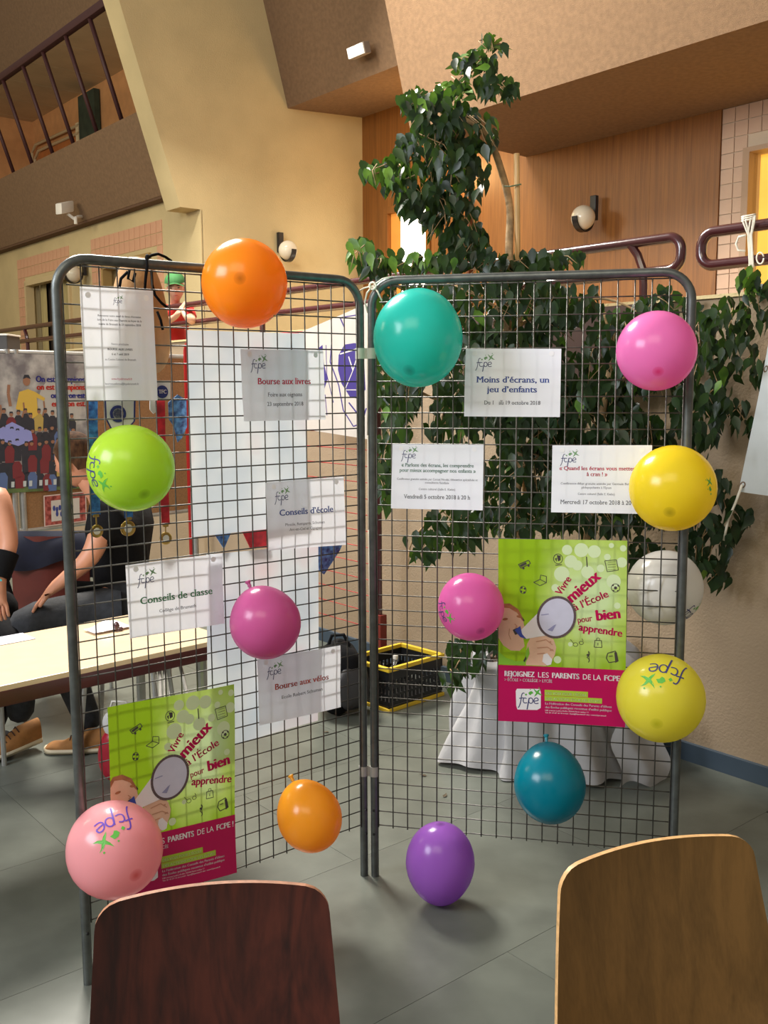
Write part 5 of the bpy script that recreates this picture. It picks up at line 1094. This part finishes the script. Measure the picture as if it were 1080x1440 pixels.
def face_bits(g, c, f, s_, u_, k, lipm):
    for sd in (-1, 1):
        e_ = c + (s_ * (.031 * sd) + f * .083 + u_ * .006) * k
        put('eye', MB().ell(e_, (s_, f, u_), (.011 * k, .006 * k, .005 * k), 10, 8), mat('eye_dark', (.06, .04, .03), .2), g, smooth=True)
        put('eyebrow', MB().ell(e_ + (u_ * .019 + f * .002) * k, (s_, f, u_), (.017 * k, .004 * k, .003 * k), 10, 6), mat('brow_brown', (.10, .05, .03), .7), g, smooth=True)
    put('mouth', MB().ell(c + (f * .0865 - u_ * .057) * k, (s_, f, u_), (.020 * k, .005 * k, .0045 * k), 12, 6), lipm, g, smooth=True)
LIP = mat('lips', (.42, .12, .10), .5)
def add_fingers(J, E, palm, d, side, nrm, k=1.0, curl=.5, pre='f'):
    d = V3(d).normalized(); side = V3(side).normalized(); nrm = V3(nrm).normalized()
    for i, (o_, L_) in enumerate(((-.027, .062), (-.009, .075), (.009, .070), (.027, .055))):
        b0 = palm + side * o_ * k + d * .03 * k; b1 = b0 + (d + nrm * curl * .3) * (L_ * .5 * k); b2 = b1 + (d + nrm * curl) .normalized() * (L_ * .5 * k)
        J[pre + str(i) + 'a'] = (b0, .0085 * k); J[pre + str(i) + 'b'] = (b1, .008 * k); J[pre + str(i) + 'c'] = (b2, .0065 * k)
        E += [(pre + 'p', pre + str(i) + 'a'), (pre + str(i) + 'a', pre + str(i) + 'b'), (pre + str(i) + 'b', pre + str(i) + 'c')]
    t0 = palm - side * .035 * k; t1 = t0 - side * .02 * k + d * .028 * k + nrm * .01 * k
    J[pre + 'ta'] = (t0, .010 * k); J[pre + 'tb'] = (t1, .008 * k); E += [(pre + 'p', pre + 'ta'), (pre + 'ta', pre + 'tb')]
def joinmesh(mb, me):
    mb.add([v.co for v in me.vertices], [tuple(p.vertices) for p in me.polygons]); return mb
DENIM = mat('dark_denim', (.013, .014, .017), .85, noise=.3, nscale=40, bump=.2); HAIR = mat('brown_hair', (.05, .022, .009), .85, spec=.15, noise=.5, nscale=60, stretch=(1, 1, .3))
SUEDE = mat('tan_suede', (.30, .13, .035), .85, noise=.15, nscale=25); SOLE = mat('cream_sole', (.52, .44, .30), .6)
# --- man perched on a stool, side on, looking left
man = thing('person', 'person in a black T-shirt, dark trousers and tan suede shoes seated side-on behind the table', 'person', atY(150, 1058, 1.2))
hc = atY(107, 648, 1.15); J = {}; E = []
J['pel'] = (atY(168, 852, 1.25), (.13, .11)); J['bel'] = (atY(172, 800, 1.25), (.125, .10)); J['che'] = (atY(166, 742, 1.22), (.14, .11)); J['nb'] = (atY(148, 703, 1.18), .062); J['nt'] = (atY(124, 680, 1.16), .055); J['hd'] = (hc + V3((.012, 0, 0)), .062)
J['sn'] = (atY(150, 725, 1.05), .06); J['en'] = (atY(128, 785, .98), .045); J['wn'] = (atY(82, 822, .98), .030); J['fp'] = (atY(70, 832, .98), (.030, .018))
J['sf'] = (atY(190, 722, 1.42), .06); J['ef'] = (atY(196, 800, 1.45), .045); J['wf'] = (atY(150, 838, 1.40), .03)
J['hn'] = (atY(150, 862, 1.12), .09); J['kn'] = (atY(28, 872, 1.0), .066); J['an'] = (atY(28, 1008, 1.12), .042)
J['hf'] = (atY(165, 866, 1.36), .09); J['kf'] = (atY(70, 882, 1.28), .066); J['af'] = (atY(128, 1020, 1.22), .042)
E = [('pel', 'bel'), ('bel', 'che'), ('che', 'nb'), ('nb', 'nt'), ('nt', 'hd'), ('che', 'sn'), ('sn', 'en'), ('en', 'wn'), ('wn', 'fp'), ('che', 'sf'), ('sf', 'ef'), ('ef', 'wf'), ('pel', 'hn'), ('hn', 'kn'), ('kn', 'an'), ('pel', 'hf'), ('hf', 'kf'), ('kf', 'af')]
add_fingers(J, E, J['fp'][0], J['fp'][0] - J['wn'][0], (.25, .8, .55), (.3, 0, -1), 1.05, .5)
J['fp'] = (J['fp'][0], (.030, .018))
mb = joinmesh(MB(), skin_mesh('body', J, E, 'pel', SKIN)); f, s_, u_ = head_mb(mb, hc, (-1, .25, -.28), (-.15, 0, 1), 1.0)
put('body', mb, SKIN, man, smooth=True); face_bits(man, hc, f, s_, u_, 1, LIP)
hm = MB()
def hairf(a, b):
    th = 2 * PI * a; p_ = PI * .52 * b; x = math.sin(p_) * math.sin(th); y = math.sin(p_) * math.cos(th); z = math.cos(p_)
    fr_ = 1.0 if y < .55 else (1.0 - .0)
    zz = z if y < .5 else max(z, .38)
    return hc + (s_ * x * .086 + f * (y * .102 - .006) + u_ * (zz * .125 + .008 - (.045 if (y < -.2 and b > .9) else 0))) 
hm.grid(hairf, 32, 14); put('hair', hm, HAIR, man, smooth=True)
infl = lambda J_, ns, k: {n: (J_[n][0], tuple(x + k for x in J_[n][1]) if isinstance(J_[n][1], tuple) else J_[n][1] + k) for n in ns}
Js = infl(J, ['pel', 'bel', 'che', 'nb', 'sn', 'sf'], .034); Js['nb'] = (J['che'][0].lerp(J['nb'][0], .75), .085)
Js['se'] = (J['sn'][0].lerp(J['en'][0], .75), .062); Js['sfe'] = (J['sf'][0].lerp(J['ef'][0], .7), .062)
put('t_shirt', skin_mesh('t_shirt', Js, [('pel', 'bel'), ('bel', 'che'), ('che', 'nb'), ('che', 'sn'), ('sn', 'se'), ('che', 'sf'), ('sf', 'sfe')], 'pel', BLACK), None, man)
Jt = infl(J, ['pel', 'hn', 'kn', 'an', 'hf', 'kf', 'af'], .028); Jt['pel'] = (J['pel'][0], (.165, .15)); Jt['an'] = (J['an'][0] + V3((0, 0, -.025)), .066); Jt['af'] = (J['af'][0] + V3((.01, 0, -.035)), .064)
put('trousers', skin_mesh('trousers', Jt, [('pel', 'hn'), ('hn', 'kn'), ('kn', 'an'), ('pel', 'hf'), ('hf', 'kf'), ('kf', 'af')], 'pel', DENIM), None, man)
def shoe(parent, ank, toe, floor_z=0.0, heel_up=0.0):
    """ankle position (x,y) and toe direction, sole on the floor"""
    d = V3((toe.x - ank.x, toe.y - ank.y, 0)).normalized(); s_ = V3((-d.y, d.x, 0)); L_ = .29
    hl = V3((ank.x, ank.y, 0)) - d * .07; tilt = heel_up / L_
    def pos(t, a, h):  # t along 0..1
        return hl + d * (t * L_) + s_ * a + V3((0, 0, h + heel_up * (1 - t) * (1.0) * (1 if t < .75 else (1 - t) * 4 * .25 + 0)))
    wd = lambda t: .036 + .014 * math.sin(min(1, t * 1.3) * PI * .62) if t < .82 else .05 * math.sqrt(max(0.0, 1 - ((t - .82) / .185) ** 2))
    hgt = lambda t: .115 - .02 * t if t < .32 else max(.048, .108 - .15 * (t - .32)) * (1 if t < .85 else math.sqrt(max(.05, 1 - ((t - .85) / .16) ** 2)))
    mb = MB(); mb.grid(lambda t, b: pos(t, wd(t) * math.cos(PI * b) * (1 if 0 < b < 1 else 1), .026 + (hgt(t) - .026) * math.sin(PI * b) ** .7), 22, 14); put('shoe', mb, SUEDE, parent, smooth=True)
    so = MB(); so.grid(lambda t, b: pos(t, (wd(t) + .005) * math.cos(2 * PI * b), .003 + .026 * (.5 + .5 * max(-1, min(1, 2.2 * math.sin(2 * PI * b))))), 22, 16); put('sole', so, SOLE, parent, smooth=True)
    lc = MB()
    for k in range(4): t = .36 + .07 * k; lc.tube([pos(t, -.03, hgt(t) * .86 + .003), pos(t + .01, 0, hgt(t) + .006), pos(t, .03, hgt(t) * .86 + .003)], .0028, 6)
    lc.tube([pos(.36, -.01, hgt(.36) + .005), pos(.40, -.045, .06), pos(.45, -.052, .03)], .0028, 6)
    put('laces', lc, mat('brown_lace', (.05, .02, .012), .8), parent, smooth=True)
an2 = atZ(131, 1056); shoe(man, an2, an2 + V3((-1, -.05, 0)))
an1 = atZ(35, 1058); shoe(man, an1 + V3((0, 0, 0)), an1 + V3((-.75, -.75, 0)), heel_up=.035)
# stool below him
c = atZ(185, 1010); sp_ = V3((J['pel'][0].x + .02, 1.27, 0)); zs = J['pel'][0].z - .145
g = thing('stool', 'chrome-legged stool under the seated person in the black T-shirt', 'stool', sp_)
put('seat', MB().cbox(sp_ + V3((0, 0, zs)), AX, (.19, .18, .014), .008), mat('maroon_seat', (.10, .02, .015), .4, noise=.1), g, smooth='auto')
for i in (-1, 1):
    for j in (-1, 1): put('leg', MB().tube([sp_ + V3((.14 * i, .13 * j, zs - .014)), sp_ + V3((.19 * i, .17 * j, 0))], .011, 8), ALU, g, smooth='auto')
# stacked chair legs behind the table end
cs_ = atZ(245, 1010); g = thing('chair_stack', 'grey metal chair legs seen under the far end of the table', 'chair', cs_)
for k, (xt, xb) in enumerate(((217, 222), (224, 228), (231, 234), (238, 243), (252, 277))): put('leg', MB().tube([atY(xt, 930, 1.75), atZ(xb, 1035)], .010, 8), ALU, g, smooth='auto')
pz = atY(235, 928, 1.75); put('seat', MB().cbox(pz + V3((.03, .1, .012)), AX, (.17, .16, .010), .005), MATS['maroon_seat'], g, smooth='auto')
rb = atZ(165, 1108); g = thing('red_bag', 'red and white carrier bag on the floor left of the lower green poster', 'bag', rb)
ex = V3((1, 0, 0)); ey = V3((0, 1, 0))
put('bag_body', MB().grid(blob(rb + V3((0, .08, .115)), .095, .06, .11, 1, .05), 28, 16), mat('red_plastic', (.42, .012, .03), .35, noise=.1), g, smooth=True)
put('white_collar', MB().grid(blob(rb + V3((0, .08, .25)), .07, .045, .06, 2, .1), 28, 12), mat('white_film', (.60, .58, .55), .5), g, smooth=True)
put('handle', MB().tube([rb + V3((-.05, .08, .28)), rb + V3((-.03, .08, .35)), rb + V3((.03, .08, .35)), rb + V3((.05, .08, .28))], .005, 6), WHITE, g, smooth=True)
# maroon chair with a navy jacket between the two seated people
c = atY(68, 820, 1.75); g = thing('maroon_chair', 'dark maroon chair between the two seated people', 'chair', V3((c.x, c.y, 0)))
put('backrest', MB().grid(lambda a, b: V3((c.x, c.y, 0)) + V3(((a - .5) * .40, .04 * (2 * a - 1) ** 2, .46 + .46 * b)), 12, 8).grid(lambda a, b: V3((c.x, c.y + .012, 0)) + V3(((a - .5) * .40, .04 * (2 * a - 1) ** 2, .46 + .46 * b)), 12, 8), mat('maroon_ply', (.12, .022, .014), .4, noise=.15), g, smooth=True)
put('seat', MB().cbox(V3((c.x, c.y + .2, .45)), AX, (.2, .2, .008), .004), MATS['maroon_ply'], g)
for i in (-1, 1):
    for j in (0, 1): put('leg', MB().tube([V3((c.x + .17 * i, c.y + .03 + .34 * j, .44)), V3((c.x + .19 * i, c.y + .01 + .38 * j, 0))], .011, 8), ALU, g, smooth='auto')
jk = MB(); jk.grid(lambda a, b: V3((c.x - .23 + .48 * a, c.y - .022 - .03 * math.sin(a * 14) * (1 - b) * .5 + (.055 * b ** 3), .945 - .17 * (1 - b) - .03 * math.sin(a * PI * 2) * (1 - b))), 30, 10); jk.grid(lambda a, b: V3((c.x - .23 + .48 * a, c.y + .033 + .03 * b, .945 - .25 * b)), 20, 6)
put('navy_jacket', jk, mat('navy_wool', (.008, .010, .024), .9, noise=.3), None, True, label='dark navy jacket draped over the maroon chair back', cat='jacket')
# --- person at the very left edge
wom = thing('person', 'person in black at the left edge, bare arm and black wrist support showing', 'person', atZ(-30, 1060))
J = {}; Y0 = .95
J['pel'] = (atY(-50, 868, Y0 + .2), (.15, .12)); J['bel'] = (atY(-52, 800, Y0 + .2), (.12, .10)); J['che'] = (atY(-50, 720, Y0 + .15), (.14, .11)); J['nb'] = (atY(-48, 660, Y0 + .1), .055); J['nt'] = (atY(-46, 630, Y0 + .1), .05); J['hd'] = (atY(-45, 590, Y0 + .08), .06)
J['s1'] = (atY(-2, 690, Y0), .052); J['e1'] = (atY(14, 765, Y0 - .05), .042); J['w1'] = (atY(-2, 815, Y0 - .12), .032); J['fp'] = (atY(0, 842, Y0 - .14), (.032, .02))
J['s2'] = (atY(-100, 700, Y0 + .25), .05); J['e2'] = (atY(-125, 780, Y0 + .2), .042); J['w2'] = (atY(-100, 840, Y0 + .1), .03)
J['h1'] = (atY(-20, 880, Y0 + .1), .085); J['k1'] = (atY(20, 905, Y0 - .05), .062); J['a1'] = (atZ(-10, 1050) + V3((0, 0, .08)), .04)
J['h2'] = (atY(-80, 885, Y0 + .1), .085); J['k2'] = (atY(-60, 915, Y0 - .2), .062); J['a2'] = (atZ(-80, 1070) + V3((0, 0, .08)), .04)
E = [('pel', 'bel'), ('bel', 'che'), ('che', 'nb'), ('nb', 'nt'), ('nt', 'hd'), ('che', 's1'), ('s1', 'e1'), ('e1', 'w1'), ('w1', 'fp'), ('che', 's2'), ('s2', 'e2'), ('e2', 'w2'), ('pel', 'h1'), ('h1', 'k1'), ('k1', 'a1'), ('pel', 'h2'), ('h2', 'k2'), ('k2', 'a2')]
add_fingers(J, E, J['fp'][0], J['fp'][0] - J['w1'][0], (1, 0, 0), (0, 1, 0), .95, .5)
mb = joinmesh(MB(), skin_mesh('body', J, E, 'pel', SKIN)); f, s_, u_ = head_mb(mb, J['hd'][0], (.3, -1, 0), (0, 0, 1), .95); put('body', mb, SKIN, wom, smooth=True)
hcw = J['hd'][0]; put('hair', MB().grid(lambda a, b: hcw + (s_ * math.sin(PI * .6 * b) * math.sin(2 * PI * a) * .088 + f * (math.sin(PI * .6 * b) * math.cos(2 * PI * a) * .1 - .014) + u_ * (max(math.cos(PI * .6 * b), .45 if math.cos(2 * PI * a) > .4 else -1) * .125)), 28, 12), HAIR, wom, smooth=True)
Js = infl(J, ['pel', 'bel', 'che'], .022); Js['nn'] = (J['che'][0].lerp(J['nb'][0], .7), .075); Js['skirt'] = (atY(22, 850, Y0 + .15), .075); Js['sk2'] = (atY(8, 770, Y0 + .2), .06)
put('black_top', skin_mesh('black_top', Js, [('pel', 'bel'), ('bel', 'che'), ('che', 'nn'), ('pel', 'skirt'), ('bel', 'sk2')], 'pel', BLACK), None, wom)
Jt = infl(J, ['pel', 'h1', 'k1', 'a1', 'h2', 'k2', 'a2'], .014); put('trousers', skin_mesh('trousers', Jt, [('pel', 'h1'), ('h1', 'k1'), ('k1', 'a1'), ('pel', 'h2'), ('h2', 'k2'), ('k2', 'a2')], 'pel', BLACK), None, wom)
ws = MB(); a, b = J['e1'][0], J['w1'][0]; ws.tube([a.lerp(b, .25), a.lerp(b, .6), a.lerp(b, .95)], [.050, .047, .044], 14); put('wrist_support', ws, BLACK, wom, smooth='auto')
put('strap', MB().tube([a.lerp(b, .80) + V3((-.03, -.045, .01)), a.lerp(b, .84) + V3((0, -.052, 0)), a.lerp(b, .90) + V3((.025, -.045, -.012))], .004, 6), mat('turquoise_strap', (.05, .45, .48), .5), wom)
for n, kk in (('a1', 0), ('a2', 1)):
    q = J[n][0]; mb = MB().ell(V3((q.x + .04, q.y - .05, .04)), AX, (.06, .12, .04), 16, 10); put('shoe', mb, BLACK, wom, smooth=True)
gst = thing('bench', 'low dark bench under the person at the left edge', 'bench', V3((J['pel'][0].x, J['pel'][0].y, 0))); zz = J['pel'][0].z - .145
put('seat', MB().cbox(V3((J['pel'][0].x, J['pel'][0].y, zz)), AX, (.25, .18, .015), .005), MATS['maroon_ply'], gst)
for i in (-1, 1):
    for j in (-1, 1): put('leg', MB().tube([V3((J['pel'][0].x + .2 * i, J['pel'][0].y + .14 * j, zz)), V3((J['pel'][0].x + .2 * i, J['pel'][0].y + .14 * j, 0))], .012, 8), ALU, gst)
# --- child leaning on the handrail
DC = 3.98; cp_ = lambda x, y, d=DC: atD(x, y, d)
boy = thing('person', 'child in a green cap and red polo shirt leaning on the maroon handrail', 'person', B(UD(cp_(247, 480))[0], DC + .1, 1.0)); kk = 1.0
hc = cp_(247, 405, 3.93); J = {}
J['pel'] = (B(UD(cp_(247, 480))[0], DC + .12, 1.68), (.12, .09)); J['bel'] = (cp_(246, 470, DC + .08), (.105, .08)); J['che'] = (cp_(246, 446, DC + .03), (.115, .08)); J['nb'] = (cp_(246, 429, DC), .045); J['nt'] = (cp_(246.5, 420, DC - .03), .042); J['hd'] = (hc, .05)
J['s1'] = (cp_(230, 437, DC), .045); J['e1'] = (cp_(229, 455, DC - .22), .035); J['w1'] = (cp_(246, 446, DC - .24), .024); J['gp'] = (cp_(252, 440, DC - .24), (.024, .014))
J['s2'] = (cp_(264, 436, DC), .045); J['e2'] = (cp_(271, 452, DC - .20), .035); J['w2'] = (cp_(262, 447, DC - .25), .024); J['fp'] = (cp_(256, 437, DC - .24), (.024, .014))
u0_, d0_, _ = UD(J['pel'][0])
J['h1'] = (B(u0_ + .09, d0_, 1.64), .07); J['k1'] = (B(u0_ + .09, d0_ - .03, 1.32), .052); J['a1'] = (B(u0_ + .09, d0_, 1.07), .035); J['h2'] = (B(u0_ - .09, d0_, 1.64), .07); J['k2'] = (B(u0_ - .09, d0_ - .03, 1.32), .052); J['a2'] = (B(u0_ - .09, d0_, 1.07), .035)
E = [('pel', 'bel'), ('bel', 'che'), ('che', 'nb'), ('nb', 'nt'), ('nt', 'hd'), ('che', 's1'), ('s1', 'e1'), ('e1', 'w1'), ('w1', 'gp'), ('che', 's2'), ('s2', 'e2'), ('e2', 'w2'), ('w2', 'fp'), ('pel', 'h1'), ('h1', 'k1'), ('k1', 'a1'), ('pel', 'h2'), ('h2', 'k2'), ('k2', 'a2')]
add_fingers(J, E, J['fp'][0], (.2, 0, 1), UU, VV, .75, .4, 'f'); add_fingers(J, E, J['gp'][0], (.3, 0, .9), UU, VV, .75, .4, 'g')
mb = joinmesh(MB(), skin_mesh('body', J, E, 'pel', SKIN2)); f, s_, u_ = head_mb(mb, hc, (.12, -1, -.18), (-.06, 0, 1), .93); put('body', mb, SKIN2, boy, smooth=True); face_bits(boy, hc, f, s_, u_, .93, LIP)
capm = mat('green_cap', (.03, .14, .035), .8, noise=.15)
put('cap', MB().grid(lambda a, b: hc + (s_ * math.sin(PI * .5 * b) * math.sin(2 * PI * a) * .086 + f * (math.sin(PI * .5 * b) * math.cos(2 * PI * a) * .103 - .004) + u_ * (math.cos(PI * .5 * b) * .088 + .043)) * 1.0, 28, 10).grid(lambda a, b: hc + s_ * ((a - .5) * .15) + f * (.088 * math.cos((a - .5) * 1.9) + .05 * b) + u_ * (.050 - .006 * b - .03 * (a - .5) ** 2 * 4), 14, 5), capm, boy, smooth=True)
Js = infl(J, ['pel', 'bel', 'che', 's1', 's2'], .018); Js['nn'] = (J['che'][0].lerp(J['nb'][0], .6), .07); Js['se'] = (J['s1'][0].lerp(J['e1'][0], .7), .052); Js['sf'] = (J['s2'][0].lerp(J['e2'][0], .7), .052)
put('polo_shirt', skin_mesh('polo_shirt', Js, [('pel', 'bel'), ('bel', 'che'), ('che', 'nn'), ('che', 's1'), ('s1', 'se'), ('che', 's2'), ('s2', 'sf')], 'pel', mat('red_cotton', (.50, .015, .012), .8, noise=.08)), None, boy)
Jt = infl(J, ['pel', 'h1', 'k1', 'a1', 'h2', 'k2', 'a2'], .012); put('trousers', skin_mesh('trousers', Jt, [('pel', 'h1'), ('h1', 'k1'), ('k1', 'a1'), ('pel', 'h2'), ('h2', 'k2'), ('k2', 'a2')], 'pel', DENIM), None, boy)
for n in ('a1', 'a2'):
    q = J[n][0]; put('shoe', MB().ell(V3((q.x, q.y, 1.04)) - VV * .05, (UU, VV, (0, 0, 1)), (.045, .10, .04), 14, 8), BLACK, boy, smooth=True)
# warm lamp glow below the higher soffit, behind the lit window reveal
l = bpy.data.lights.new('window_glow', 'POINT'); l.energy = 22; l.color = (1, .62, .25); l.shadow_soft_size = .12
o = bpy.data.objects.new('window_glow', l); COL.objects.link(o); o.location = B(7.0, 6.35, 3.75)
